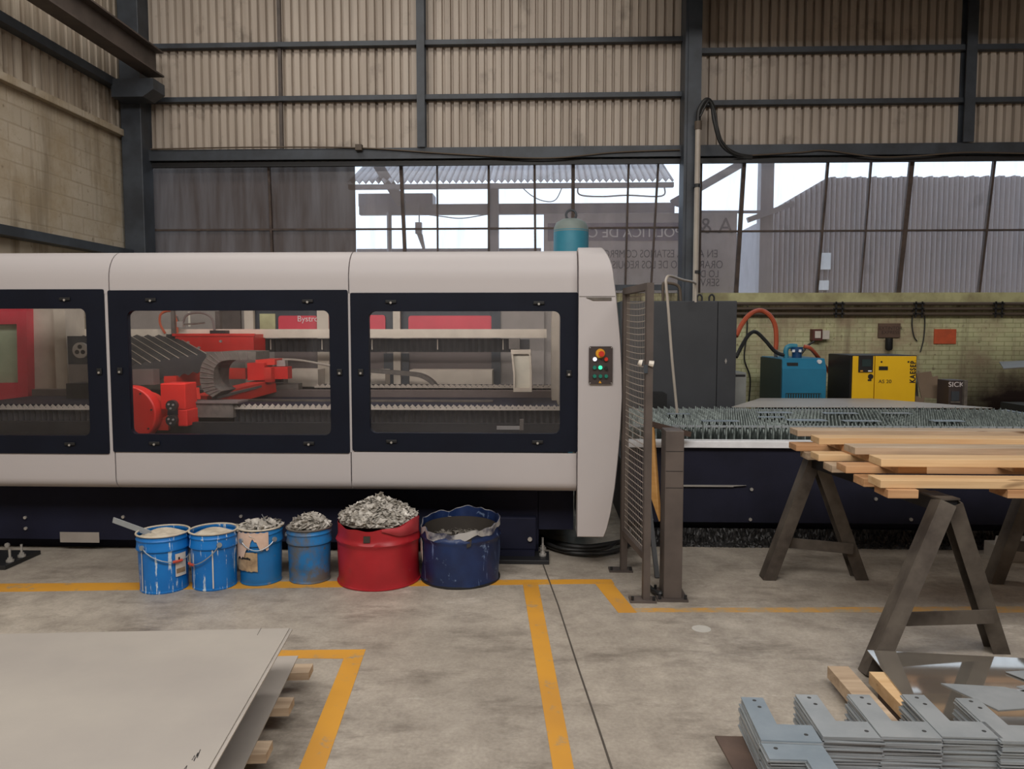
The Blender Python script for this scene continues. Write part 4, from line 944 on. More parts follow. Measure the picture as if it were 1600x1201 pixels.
# clutter right of the compressor
def leaning(name, mat, pxs, Y, label, cat, th=.012, lean=.12):
    vs = []
    zz = [Z(py, Y, px) for px, py in pxs]; zm = min(zz)
    for (px, py), z in zip(pxs, zz): vs.append(Vector((X(px, Y), Y+lean*(z-zm), z)))
    low = [v for v in vs if v.z < zm+.05]
    o = MB().prism(vs, (0, th, 0)).build(name, mat); return tag(o, label, cat)
leaning('cut_plate', 'cardboard', [(1434, 742), (1434, 618), (1448, 623), (1440, 584), (1464, 581), (1466, 590), (1474, 588), (1482, 622), (1482, 742), (1473, 742), (1473, 624), (1452, 622), (1452, 742)], 8.75, 'brown cut plate with notches right of the yellow compressor', 'plate')
leaning('cut_plate', 'greybox', [(1430, 735), (1431, 582), (1441, 583), (1447, 735)], 9.0, 'slim grey plate behind the brown cut plate', 'plate')
sk = thing('sick_box', (X(1495, 8.5), 8.5, 0), 'brown column box with white lettering near the wall', 'box')
sk.name = 'sensor_column'
bk_ = part(B(X(1483, 8.5), X(1504, 8.5), 8.5, 8.75, 0, Z(594, 8.5, 1494)), 'body', 'panelbrown', sk, bevel=.004)
part(B(X(1504, 8.5), X(1509, 8.5), 8.46, 8.75, 0, Z(594, 8.5, 1494)), 'side_rail', 'chain', sk)
text('SICK', .075, 'inkw', bk_, (X(1494, 8.5), 8.498, Z(604, 8.5, 1494)), align='CENTER', width=1.1)
part(B(X(1487, 8.5), X(1499, 8.5), 8.494, 8.4995, Z(626, 8.5, 1494), Z(611, 8.5, 1494)), 'screen', 'slate', bk_)
part(B(X(1486, 8.5), X(1500, 8.5), 8.485, 8.4995, Z(629, 8.5, 1494), Z(627, 8.5, 1494)), 'shelf', 'chain', bk_)
rk = thing('sheet_rack', (6.0, 8.9, 0), 'dark sheet rack with dark plates at the right end', 'rack')
part(B(5.45, 7.6, 8.3, 9.3, .0, .80), 'base', 'steel_black', rk)
part(B(7.3, 7.36, 8.9, 8.96, .8, 1.6), 'post', 'steel_black', rk)
q = A(1570, 578, 8.6)
for i, (px, py, dz, lab) in enumerate(((1568, 577, 0, 'upper dark sheet jutting out over the rack at the frame edge'),)):
    q = A(px, py, 8.6); tag(MB().prism([q, q+Vector((1.6, -.1, .12)), q+Vector((1.6, .5, .12)), q+Vector((.3, .6, .05))], (0, 0, .012)).build('dark_steel_sheet', 'edge'), lab, 'sheet')
    tag(B(q.x+1.3, q.x+1.35, q.y+.1, q.y+.15, .80, q.z+.1).build('prop_post', 'steel_black'), 'thin prop under the jutting dark sheet', 'post')
q = A(1565, 660, 8.2)
tag(MB().prism([Vector((5.3, 8.0, .805)), Vector((6.6, 8.0, .805)), Vector((6.6, 8.6, .83)), Vector((5.7, 8.6, .83))], (0, 0, .02)).build('dark_steel_sheet', 'edge'), 'lower dark sheet lying on the rack at the frame edge', 'sheet')

# ================================================================== fence, post and leaning board
fe = thing('mesh_fence_panel', (.6, 4.9, 0), 'narrow wire mesh fence panel beside the machine end', 'fence')
n0 = F(1009, 938); f0 = F(974, 891)
nt_, ft = A(1009, 446, n0.y).z, A(974, 456, f0.y).z
d = (f0-n0).normalized(); u = Vector((0, 0, 1)); pw = .042
def fp(t, z): return n0.lerp(f0, t)+Vector((0, 0, z))
part(MB().beam(fp(0, 0), fp(0, nt_), pw, pw, d), 'post', 'steel_brown', fe); part(MB().beam(fp(1, 0), fp(1, nt_-.01), pw, pw, d), 'post', 'steel_brown', fe)
part(MB().beam(fp(-.03, nt_-.005), fp(1.03, nt_-.005), pw, pw), 'top_rail', 'steel_brown', fe)
zb_ = .27
part(MB().beam(fp(0, zb_), fp(1, zb_), pw*.8, pw), 'bottom_rail', 'steel_brown', fe)
for t in (0, 1): 
    c_ = fp(t, 0); pb_ = part(B(c_.x-.1, c_.x+.06, c_.y-.05, c_.y+.05, 0, .012), 'base_plate', 'steel_brown', fe)
    for dx in (-.085, .045): part(MB().cyl((c_.x+dx, c_.y-.03, .012), (c_.x+dx, c_.y-.03, .035), .009, n=8), 'bolt', 'steel_black', pb_)
mb = MB(); nh = 41; nv = 15
for i in range(1, nh):
    z = zb_+(nt_-zb_)*i/nh; pts = [fp(t/6, z)+Vector((.012*math.sin(math.pi*t/6), 0, -.012*math.sin(math.pi*t/6))) for t in range(7)]
    mb.tube(pts, .0032, 5)
for i in range(1, nv):
    t = i/nv; mb.tube([fp(t, zb_), fp(t, nt_)], .001, 4)
part(mb, 'wire_mesh', 'mesh', fe)
q = A(1007, 567, n0.y)
lt = part(MB().lathe((0, 0, 0), [(.001, 0), (.018, .002), (.024, .012), (.016, .024)], 14), 'x', 'bracketw', None, recenter=False)
bpy.data.objects.remove(lt)
kb = part(MB().cyl(q+Vector((-.04, -.03, .005)), q+Vector((-.021, -.03, 0)), .014, .022, n=16).cyl(q+Vector((.022, -.02, 0)), q+Vector((.05, -.02, -.006)), .016, .02, n=8), 'latch_knob', 'bracketw', fe, smooth=True)
q2 = A(1008, 576, n0.y); part(B(q2.x-.012, q2.x+.012, n0.y-.03, n0.y-.021, q2.z-.025, q2.z+.025), 'latch_plate', 'slate', fe)
ps = thing('box_post', (F(1052, 940).x, F(1052, 940).y+.06, 0), 'short thick brown box post right of the fence', 'post')
py_ = F(1052, 938).y; xa, xb_ = X(1040, py_, 700), X(1069, py_, 700); zp = A(1052, 673, py_).z
part(B(xa, xb_, py_, py_+.17, .012, zp), 'column', 'steel_brown', ps, bevel=.004)
bp_ = part(B(xa-.04, xb_+.035, py_-.03, py_+.2, 0, .014), 'base_plate', 'steel_brown', ps)
for dx, dy in ((xa-.025, py_-.015), (xb_+.02, py_-.015), (xb_+.02, py_+.17), (xa-.025, py_+.17)): part(MB().cyl((dx, dy, .014), (dx, dy, .04), .009, n=8), 'bolt', 'steel_black', bp_)
for py in (705, 736, 762): 
    z = A(1052, py, py_).z; part(B(xa+.004, xb_-.004, py_-.0015, py_+.001, z-.0015, z+.0015), 'panel_seam', 'steel_black', ps)
# leaning plywood and dark brace behind the post
lean = MB().prism([A(1013, 648, 5.62), A(1021, 668, 5.58), A(1032, 812, 5.3), A(1030, 815, 5.28), A(1014, 768, 5.35)], (.012, .03, .0)).build('plywood_board', 'plank'); tag(lean, 'orange plywood offcut leaning between fence and post', 'board')
br_ = MB().beam(Vector((F(1027, 903).x, F(1027, 903).y, 0)), A(1012, 770, 5.35)+Vector((0, 0, 0)), .03, .03, (0, 1, 0)).build('steel_strut', 'steel_black'); tag(br_, 'dark slanted strut behind the fence post', 'strut')
tag(MB().beam(A(1016, 662, 5.6), A(1076, 678, 5.85), .05, .04).build('steel_angle', 'rust'), 'brown steel angle running from post to table', 'bar')
cable('hose', 'hose_black', [F(1012, 914, .02), F(1020, 922, .02), F(1030, 927, .025), F(1036, 924, .03), F(1038, 915, .03)], .016, 'short black hose on the floor between fence and post', 'hose')
# black cables under the end of the machine
for i, (pts, r, lab) in enumerate((([(842, 842), (856, 852), (880, 860), (905, 864), (940, 864), (968, 858), (985, 850)], .016, 'outermost black hose looping on the floor under the machine end'),
    ([(845, 838), (862, 846), (890, 852), (920, 854), (950, 850), (972, 846)], .02, 'innermost thick black hose under the machine end'),
    ([(850, 846), (876, 856), (910, 859), (945, 857), (962, 848)], .012, 'middle thin black hose looping under the machine end'))):
    cable('hose', 'hose_black', [F(x, y, .03+.012*i) for x, y in pts], r, lab, 'hose')
# heap of black drag cable behind

# ================================================================== painted lines, joint and spot on the floor
nline = [0]
def stripe(quad, mat, label, h=.0015):
    pts = [F(x, y, 0) for x, y in quad]
    return tag(MB().prism([Vector((p.x, p.y, 0)) for p in pts], (0, 0, h)).build('floor_marking', mat), label, 'floor marking', None, 'structure')
stripe([(-40, 925), (907, 912), (903, 905), (-40, 912)], 'yellow', 'long yellow floor line in front of the machine', .0016)
stripe([(903, 905), (955, 905), (960, 912), (907, 912)], 'yellow', 'short yellow floor line left of the fence', .0018)
stripe([(930, 911.9), (958, 911.9), (995, 957), (966, 957)], 'yellow', 'slanted yellow floor line in front of the fence', .0014)
stripe([(975, 950), (1640, 947), (1640, 957), (972, 956)], 'yellow_faded', 'faint worn yellow floor line passing the trestles', .0012)
stripe([(816.5, 910), (840.5, 910), (897, 1201), (930, 1400), (895, 1400), (864, 1201)], 'yellow', 'broad yellow floor line running toward the camera', .0020)
stripe([(420, 1028), (420, 1016), (571.5, 1014.5), (566.5, 1029)], 'yellow', 'short yellow floor line behind the pallet corner', .0016)
stripe([(537, 1028.9), (566.5, 1028.9), (507.5, 1201), (460, 1340), (415, 1340), (467, 1201)], 'yellow', 'yellow floor line beside the steel sheet pallet', .0019)
mb = MB(); jp = [(836, 846), (848, 880), (872, 945), (905, 1048), (930, 1122), (956, 1201), (1000, 1330)]
for i in range(len(jp)-1):
    a, b = F(*jp[i]), F(*jp[i+1]); mb.beam(a+Vector((0, 0, .001)), b+Vector((0, 0, .001)), .008, .0045)
tag(mb.build('floor_joint', 'joint'), 'dark cracked joint line across the concrete floor', 'floor joint', None, 'structure')
c = F(1096, 982); tag(MB().cyl((c.x, c.y, 0), (c.x, c.y, .001), .052, n=24).build('floor_spot', 'spot'), 'round pale paint spot on the floor near the post', 'floor marking', None, 'structure')

# ================================================================== pails and drums
def pail(px, py, rp, hgt, mat, label, tilt=0, n=56, dent=None, extra=None):
    f_ = F(px, py); r = rp; c = Vector((f_.x, f_.y+r*.93, 0))
    t = thing('paint_pail', c, label, 'pail', 'steel pails in front of the machine')
    rb = r*.93
    pr = [(rb-.012, .004), (rb, .0), (rb+.003, .008), (rb, .016)]
    nb = 10
    for k in range(nb+1):
        z = .02+(hgt-.11-.02)*k/nb; pr.append((rb+(r-rb)*z/hgt, z))
    for z, b in ((hgt-.105, .006), (hgt-.098, .007), (hgt-.09, .004), (hgt-.05, .001), (hgt-.045, .005), (hgt-.038, .006), (hgt-.032, .002), (hgt-.012, .001)): pr.append((r+b, z))
    def fn(i, j):
        a = 2*math.pi*i/n; rr, z = pr[j]
        q = Vector((rr*math.cos(a), rr*math.sin(a), z))
        if dent: q = dent(q, a)
        return c+q
    body = MB().grid(fn, n, len(pr), True); 
    part(body, 'body', mat, t, smooth=True, solid=.003, fix=True)
    part(MB().tube([c+Vector(((r+.004)*math.cos(2*math.pi*i/n), (r+.004)*math.sin(2*math.pi*i/n), hgt-.008)) for i in range(n+1)], .006, 8), 'rim', 'powder' if mat != 'pail_dirty' else 'chain', t, smooth=True)
    part(MB().cyl(c+Vector((0, 0, .004)), c+Vector((0, 0, .01)), rb-.006, n=32), 'bottom', 'inner', t)
    return t, c, r
def curved_label(t, c, r, a0, a1, z0, z1, mat, name='label', off=.004, jag=0):
    n = 14
    def fn(i, j):
        a = a0+(a1-a0)*i/(n-1); z = [z0, z1][j]+(random.uniform(-jag, jag) if jag else 0)
        return c+Vector(((r+off)*math.cos(a), (r+off)*math.sin(a), z))
    return part(MB().grid(fn, n, 2), name, mat, t, smooth=True, solid=.001)
def handle(t, c, r, a0, a1, zlow, hgt, grip=True, gm='rgrip'):
    pts = []
    for k in range(15):
        s_ = k/14; a = a0+(a1-a0)*s_; z = hgt-.075-(hgt-.075-zlow)*math.sin(math.pi*s_)**.8
        pts.append(c+Vector(((r+.014)*math.cos(a), (r+.014)*math.sin(a), z)))
    part(MB().tube(pts, .0035, 6), 'handle', 'wire', t, smooth=True)
    if grip: part(MB().tube(pts[6:9], .009, 8), 'grip', gm, t, smooth=True)
    for a in (a0, a1):
        q = c+Vector(((r+.008)*math.cos(a), (r+.008)*math.sin(a), hgt-.075)); part(MB().cyl(q, q+Vector((math.cos(a), math.sin(a), 0))*.012, .016, n=14), 'ear', 'wire', t, smooth=True)
    return pts
D = math.radians
hp = .375
t, c, r = pail(240, 929, .154, hp, 'pail', 'bright blue pail with a stirring stick, first pail from the left')
curved_label(t, c, r*.98, D(-38), D(-8), .10, .245, 'label')
curved_label(t, c, r*.98, D(-31), D(-27), .205, .222, 'ink', 'label_print', .006)
curved_label(t, c, r*.98, D(-36), D(-12), .12, .15, 'paper_tan', 'label_print', .0055)
curved_label(t, c, r*.98, D(-119), D(-116.5), .02, hp-.05, 'label', 'side_seam', .003)
handle(t, c, r, D(-110), D(40), .20, hp, True)
def content(c, r, z, mat, name, label, cat, amp=.008):
    n = 30
    mb = MB()
    def fn(i, j):
        a = 2*math.pi*i/n; rr = (r-.012)*j/8
        return c+Vector((rr*math.cos(a), rr*math.sin(a), z+amp*math.sin(3*a+j)*(j/8)+.5*amp*math.cos(j*1.3)))
    mb.grid(fn, n, 9, True)
    return tag(mb.build(name, mat, smooth=True), label, cat, None, 'stuff')
content(c, r*.975, hp-.022, 'powder', 'pale_residue', 'pale dried residue filling the first blue pail', 'residue')
tag(MB().beam(c+Vector((-.07, -.02, hp-.02)), A(177, 812, c.y+.05), .035, .008, (0, 1, 0)).build('stirring_stick', 'galv'), 'flat grey stick standing out of the first blue pail', 'stick')
t, c, r = pail(322, 924, .145, hp, 'pail', 'bright blue pail with red grip handle, second pail from the left')
curved_label(t, c, r*.98, D(-72), D(-69), .02, hp-.05, 'label', 'side_seam', .003)
handle(t, c, r, D(-200), D(-55), .17, hp, True)
content(c, r*.975, hp-.03, 'powder', 'pale_residue', 'pale dried residue inside the second blue pail', 'residue')

def flakes(mb, n, pos, smin, smax, thick=.0015, flat=.6):
    for _ in range(n):
        p, nrm = pos(); L = random.uniform(smin, smax); w = random.uniform(.25, .6)*L
        d = Vector((random.uniform(-1, 1), random.uniform(-1, 1), random.uniform(-flat, flat))).normalized()
        u = (nrm+Vector((random.uniform(-.6, .6), random.uniform(-.6, .6), 0))).normalized()
        mb.beam(p-d*L/2, p+d*L/2, w, thick, u)
def heap(name, c, r, zr, top, n, smin, smax, label, mat='scrap', seedpow=1.2, off=(0, 0)):
    mb = MB(); nn = 28
    def hz_(rr): return zr+(top-zr)*(1-(rr/r))**.85 if rr < r else zr
    def fn(i, j):
        a = 2*math.pi*i/nn; rr = (r-.008)*(1-j/10.0); return c+Vector((rr*math.cos(a)+off[0]*(1-rr/r), rr*math.sin(a)+off[1]*(1-rr/r), hz_(rr)-.012+random.uniform(-.006, .006)))
    mb.grid(fn, nn, 11, True)
    def pos():
        a = random.uniform(0, 6.283); rr = (r-.015)*math.sqrt(random.random())
        return c+Vector((rr*math.cos(a)+off[0]*(1-rr/r), rr*math.sin(a)+off[1]*(1-rr/r), hz_(rr)+random.uniform(-.008, .012))), Vector((.4*math.cos(a), .4*math.sin(a), 1))
    flakes(mb, n, pos, smin, smax)
    o = mb.build(name, mat, fix=False); me = o.data
    me.materials.append(m['scrap_dark'])
    for i, p in enumerate(me.polygons):
        if i < nn*10 or random.random() < .12: p.material_index = 1
    return tag(o, label, 'scrap', None, 'stuff')
def dent3(q, a):
    q = q.copy(); k = .008*math.sin(3*a+1)*math.sin(q.z*9); q.x *= 1+k; q.y *= 1+k; q.z += .012*math.sin(a+.6)*(q.z/hp); return q
t, c, r = pail(397, 916, .139, hp, 'pail_peeled', 'blue pail with peeled pink paper and tan label, heaped with scrap', dent=dent3)
curved_label(t, c, r*.985, D(-150), D(-78), .10, .222, 'paper_tan', 'label', .005, .004)
# torn pink paper, ragged outline
n = 26
def torn(i, j):
    a = D(-172)+D(122)*i/(n-1); lo = hp-.115-.03*abs(math.sin(i*1.1))-(.05 if 4 < i < 13 else 0)+(.06 if 15 < i < 20 else 0); hi = hp-.022-.003*math.sin(i*2)
    z = lo+(hi-lo)*j/3; return c+Vector(((r+.0095)*math.cos(a), (r+.0095)*math.sin(a), z))
part(MB().grid(torn, n, 4), 'torn_paper', 'paper', t, smooth=True, solid=.001)
curved_label(t, c, r*.985, D(-138), D(-96), .178, .19, 'ink', 'label_print', .0075, .004)
handle(t, c, r, D(-120), D(-35), .24, hp, False)
heap('metal_scrap', c, r*.97, hp-.022, hp+.004, 300, .03, .1, 'loose metal strips in the pail with peeled paper')
tag(MB().beam(A(363, 829, c.y-.04), A(408, 817, c.y), .016, .006).build('metal_strip', 'galv'), 'long bright metal strip across the peeled paper pail', 'strip')
tag(MB().tube([c+Vector((.06, 0, hp-.02)), A(409, 803, c.y)], .002, 5).build('metal_wire', 'wire'), 'thin wire poking up from the peeled paper pail', 'wire')
def dent4(q, a):
    q = q.copy(); b = math.exp(-((a-D(265))/.5)**2)*math.exp(-((q.z-.06)/.05)**2); q.y += .02*b; q.x *= 1+.006*math.sin(4*a)*math.sin(q.z*14); return q
t, c, r = pail(475, 914, .141, hp-.01, 'pail_dirty', 'grimy grey and blue dented pail beside the red drum', dent=dent4)
for a in (D(-185), ): 
    q = c+Vector(((r+.008)*math.cos(a), (r+.008)*math.sin(a), hp-.08)); part(MB().cyl(q, q+Vector((-.014, 0, 0)), .016, n=12), 'ear', 'wire', t)
heap('metal_scrap', c, r*.97, hp-.025, hp+.06, 380, .02, .07, 'heap of metal chips in the grimy pail')

def drum(name, c, r, mat, topf, label, cat, ribs, seed, rough=.004, inner='inner'):
    t = thing(name, c, label, cat); n = 96; nz = 34; rnd = random.Random(seed); ph = [rnd.uniform(0, 6.28) for _ in range(8)]
    def fn(i, j):
        a = 2*math.pi*i/n; s_ = j/(nz-1); top = topf(a); z = top*s_
        rr = r
        for zr, b, w in ribs: rr += b*math.exp(-((z-zr)/w)**2)
        if j == 0: rr -= .004
        if j == 1: rr += .003
        rr += rough*(math.sin(3*a+ph[0])*math.sin(9*z+ph[1])+math.sin(7*a+ph[2])*math.sin(17*z+ph[3]))
        if s_ > .8: rr += rough*2.2*(s_-.8)*5*(math.sin(5*a+ph[4])*.6+math.sin(11*a+ph[5])*.5)
        return c+Vector((rr*math.cos(a), rr*math.sin(a), z))
    part(MB().grid(fn, n, nz, True), 'body', mat, t, smooth=True, solid=.003)
    part(MB().cyl(c+Vector((0, 0, .002)), c+Vector((0, 0, .012)), r-.01, n=48), 'bottom', inner, t)
    part(MB().tube([c+Vector(((r+.002)*math.cos(2*math.pi*i/64), (r+.002)*math.sin(2*math.pi*i/64), .008)) for i in range(65)], .008, 6), 'bottom_chime', 'steel_black' if mat != 'red_drum' else 'red_drum', t, smooth=True)
    return t, fn
rd_ = .265
c = Vector((F(579, 924).x, F(579, 924).y+rd_, 0)); cr = c
def top_red(a):
    # a: -90deg faces the camera
    h = .405
    h += .012*math.cos(a-D(90))+.035*math.exp(-((math.degrees(a) % 360-342)/26)**2)
    h -= .008*math.exp(-((math.degrees(a) % 360-250)/30)**2)
    return h+.004*math.sin(9*a)
t, fn = drum('red_drum', c, rd_, 'red_drum', top_red, 'cut down red steel drum heaped with grey metal chips', 'drum', [(.29, .013, .016), (.02, .002, .01)], 3, .003)
a = D(-94); q = c+Vector(((rd_+.004)*math.cos(a), (rd_+.004)*math.sin(a), .335))
part(MB().prism([q+Vector((-.022, -.004, -.022)), q+Vector((.02, -.004, -.02)), q+Vector((.022, -.004, .022)), q+Vector((-.02, -.004, .02))], (0, .01, 0)), 'torn_hole', 'inner', t)
# folded flap on the right of the rim
def flap(i, j):
    a = D(-74+5*i); s_ = math.sin(math.pi*min(1, i/13)); dep = .015+.085*min(1, i/9); z = top_red(a)+.004-dep*(1-j/4)
    rr = rd_+.006+.016*s_*math.sin(math.pi*j/5)+.004
    return c+Vector((rr*math.cos(a), rr*math.sin(a), z))
part(MB().grid(flap, 14, 5), 'bent_flap', plain('pinkish red flap', C(182, 64, 70), .5, 0, C(166, 42, 48), 8), t, smooth=True, solid=.003)  # flap in a pinker, paler red than the drum
heap('metal_scrap', c, rd_*.985, .405, .548, 1900, .02, .07, 'tall grey mound of metal chips filling the red drum', off=(-.01, .02))
rb_ = .257
c = Vector((F(713, 921).x, F(713, 921).y+rb_, 0))
def top_blue(a): return .385+.03*math.cos(a-D(60))+.006*math.sin(5*a+1)+.005*math.sin(9*a)+.004*math.sin(17*a+2)
t, fn = drum('blue_drum', c, rb_, 'blue_drum', top_blue, 'battered navy drum with ragged bare rim beside the red one', 'drum', [(.30, .011, .014)], 8, .005)
def rimg(i, j):
    a = 2*math.pi*i/96; top = top_blue(a); z = top-.055*(1-j/3)*(.5+.5*abs(math.sin(4*a+1)))
    p = fn(i % 96, 33); rr = (Vector((p.x, p.y, 0))-Vector((c.x, c.y, 0))).length+.005
    return c+Vector((rr*math.cos(a), rr*math.sin(a), z+.003))
part(MB().grid(rimg, 96, 4, True), 'battered_rim', 'wornrim', t, smooth=True, solid=.002)
part(MB().grid(lambda i, j: c+Vector(((rb_+.009)*math.cos(D(-166+2.2*i)), (rb_+.009)*math.sin(D(-166+2.2*i)), [.17+.03*math.cos(i-3), .235, .29-.02*abs(i-3)/3][j])), 7, 3), 'sticker', 'label', t, smooth=True, solid=.001)
a = D(-72); q = c+Vector(((rb_+.008)*math.cos(a), (rb_+.008)*math.sin(a), .30)); part(MB().prism([q+Vector((-.02, -.001, .06)), q+Vector((.02, .006, .065)), q+Vector((.012, .004, -.02)), q+Vector((-.014, -.002, -.03))], (0, .008, 0)), 'rusted_gap', 'inner', t)
part(MB().lathe(c, [(rb_-.016, .02), (rb_-.016, .355)], 48), 'inside_wall', 'inner', t, smooth=True)
heap('metal_scrap', c, rb_*.93, .25, .28, 300, .02, .07, 'dark scrap lying low inside the navy drum', mat='scrap_dark')

# ================================================================== steel sheets on a pallet, lower left
zS, zL = .36, .125
pA, pB = F(452, 981, zS), F(325, 1201, zS); d = (pB-pA).normalized(); e = (F(0, 990, zS)-pA).normalized()
def sheet(z, pA, d, e, L, W, th, mat, name, label):
    return tag(MB().prism([pA, pA+d*L, pA+d*L+e*W, pA+e*W], (0, 0, -th)).build(name, mat), label, 'sheet', 'steel sheets on the pallet')
sheet(zS, pA, d, e, 1.5, 3.0, .005, 'steel_sheet', 'steel_sheet', 'wide pale steel sheet, topmost of the stack on the pallet')
pA2 = pA+Vector((.012, .006, -.0055)); sheet(zS, pA2, d, e, 1.5, 3.0, .005, 'steel_under', 'steel_sheet', 'thin steel sheet just under the topmost pale one')
pA3 = pA+Vector((.004, .003, -.011)); sheet(zS, pA3, d, e, 1.5, 3.0, .004, 'edge', 'steel_sheet', 'third steel sheet down, barely showing its edge')
lA, lB = F(466, 1024, zL), F(380, 1201, zL); d2 = (lB-lA).normalized()
low = tag(MB().prism([lA, lA+d2*1.6, lA+d2*1.6+e*3, lA+e*3], (0, 0, -.005)).build('steel_sheet', 'steel_under'), 'darker steel sheet, lowest of the stack on the pallet', 'sheet', 'steel sheets on the pallet')
sp_ = MB()
for k in range(3): 
    o_ = pA+d*(.25+k*.42)+e*.35; 
    zz = zS-.0155
    tag(MB().beam(Vector((o_.x, o_.y, (zL+.001+zz)/2)), Vector((o_.x, o_.y, (zL+.001+zz)/2))+e*2.4, .08, zz-zL-.001).build('wood_bearer', 'wood_old'), ('rear', 'centre', 'front')[k]+' wooden bearer between the steel sheets', 'bearer')
ln = MB()
m_ = MB()
for k in range(5): pass
# scribbled marking on the top sheet
scr = [F(300, 1187, zS), F(304, 1180, zS), F(303, 1189, zS), F(309, 1176, zS), F(308, 1184, zS), F(313, 1171, zS), F(310, 1177, zS), F(288, 1201, zS), F(292, 1196, zS), F(290, 1203, zS)]
tp_ = [o for o in COL.objects if o.get('label', '').startswith('wide pale steel sheet')][0]
part(MB().tube([p+Vector((0, 0, .0005)) for p in scr[:7]], .0012, 5), 'scribble', 'ink', tp_); part(MB().tube([p+Vector((0, 0, .0005)) for p in scr[7:]], .0012, 5), 'scribble', 'ink', tp_)
part(MB().tube([F(402, 992, zS)+Vector((0, 0, .0006)), F(408, 981, zS)+Vector((0, 0, .0006))], .0012, 5), 'scratch', 'edge', tp_)
pal = thing('wooden_pallet', (lA.x-.6, lA.y-.6, 0), 'wooden pallet under the steel sheets', 'pallet')
bz1 = zL-.0055
for i, (pr_, pw_) in enumerate((((488, 1030), .1), ((458, 1083), .1), ((424, 1152), .1))):
    top = F(pr_[0], pr_[1]+10, bz1); a = top; w = .095
    part(MB().beam(Vector((a.x, a.y-.02, bz1-.018)), Vector((a.x, a.y-.02, bz1-.018))+e*1.6, w, .034), 'board', 'wood_old', pal)
for k in range(2):
    o_ = lA+e*(.35+.9*k); part(MB().beam(Vector((o_.x, o_.y+.05, .041)), Vector((o_.x, o_.y+.05, .041))+d2*1.7, .09, .082), 'stringer', 'wood_old', pal)

# ================================================================== lower right: timber, polished sheet, L plates
zM = .13
mA, mB = F(1355, 1015, zM), F(1430, 1110, zM); dm = (mB-mA).normalized(); em = Vector((-dm.y, dm.x, 0)); em = em if em.x > 0 else -em
tag(MB().prism([mA, mA+dm*1.5, mA+dm*1.5+em*2.2, mA+em*2.2], (0, 0, -.004)).build('polished_sheet', 'mirror'), 'polished steel sheet reflecting the windows, under the trestle', 'sheet')
def timber(px0, px1, y, L, z, label, mat):
    a, b = F(px0, y, z), F(px1, y, z); w = b.x-a.x
    return tag(B(a.x, b.x, a.y-L, a.y, z-.055, z).build('timber', mat), label, 'timber')
zt_ = zM-.006
timber(1293, 1325, 1040, .9, .10, 'weathered timber on the floor, left of two under the plates', 'wood_old')
timber(1358, 1386, 1049, .9, zt_, 'fresh timber right of the weathered one, under the polished sheet', 'wood')
tag(B(F(1358, 1049, zt_).x+.02, F(1386, 1049, zt_).x-.002, F(1358, 1049, zt_).y-.92, F(1358, 1049, zt_).y-.05, .0, zt_-.056).build('timber_packer', 'rust'), 'dark packer under the fresh timber', 'block')
# further bearers keep the sheet level
tag(B(mA.x+.75, mA.x+.84, mA.y-1.2, mA.y-.04, 0, zM-.005).build('timber', 'wood'), 'timber bearer below the middle of polished sheet', 'timber')
for i, (poly, lab) in enumerate((([(1470, 1068), (1570, 1074), (1680, 1102), (1560, 1110)], 'grey offcut lying left on the polished sheet'), ([(1571, 1050), (1640, 1046), (1680, 1070), (1604, 1063)], 'small grey offcut at the right edge of polished sheet'), ([(1588, 1073), (1640, 1066), (1690, 1090), (1630, 1090)], 'grey offcut overlapping at the right edge of polished sheet'))):
    z = zM+.0005+.004*i; pts = [F(x, y, z) for x, y in poly]
    tag(MB().prism(pts, (0, 0, .0035)).build('plate_offcut', 'galv'), lab, 'offcut')
# brown plate under the stacks
bpz = .125
pa = F(1117, 1149, bpz); pb2 = F(1146, 1201, bpz); dd = (pb2-pa).normalized()
tag(MB().prism([pa, pa+dd*1.2, pa+dd*1.2+Vector((1.9, 0, 0)), pa+Vector((1.9, 0, 0))], (0, 0, -.008)).build('base_plate', 'rust'), 'brown rusty plate under the stacks of L plates', 'plate')
for k, (x, y) in enumerate(((.3, -.15), (.3, -.7), (1.5, -.15), (1.5, -.7))):
    q = pa+Vector((x, y, 0)); tag(B(q.x-.05, q.x+.05, q.y-.05, q.y+.05, 0, bpz-.0085).build('wood_block', 'wood_old'), ('rear', 'front')[k % 2]+' wood block under the '+('left', 'right')[k//2]+' end of the rusty plate', 'block')
LT = .0055
def lplate(a1w=.083, a1=.31, a2w=.112, a2=.205):
    mb = MB(); t_ = LT-.0006
    out = [(0, 0), (a2, 0), (a2, a2w), (a1w, a2w), (a1w, a1), (0, a1)]
    mb.prism([(x, y, 0) for x, y in out], (0, 0, t_)); return mb
HOLES = ((.045, .285), (.052, .235), (.165, .045))
def lholes(mb, z):
    for x, y in ((0, 0),): mb.cyl((x, y, z-.0003), (x, y, z+.0006), .0075, n=14)
    return mb
m['hole'] = plain('drilled hole', C(60, 60, 60), .8)
protoL = lplate().build('l_plate', 'galv', recenter=False); protoT = lplate().build('l_plate', 'galv_blue', recenter=False)
hl = lholes(MB(), LT-.0006).build('drilled_hole', 'hole', recenter=False)
used = [0]
LZ = bpz
stacks = [((1189, 1155), D(-2), 22, 'first', 1), ((1286, 1150), D(-1), 22, 'second', 0), ((1377, 1150), D(-1), 23, 'third', 0), ((1472, 1150), D(-1), 22, 'fourth', 0), ((1566, 1157), D(-1), 22, 'fifth', 0), ]
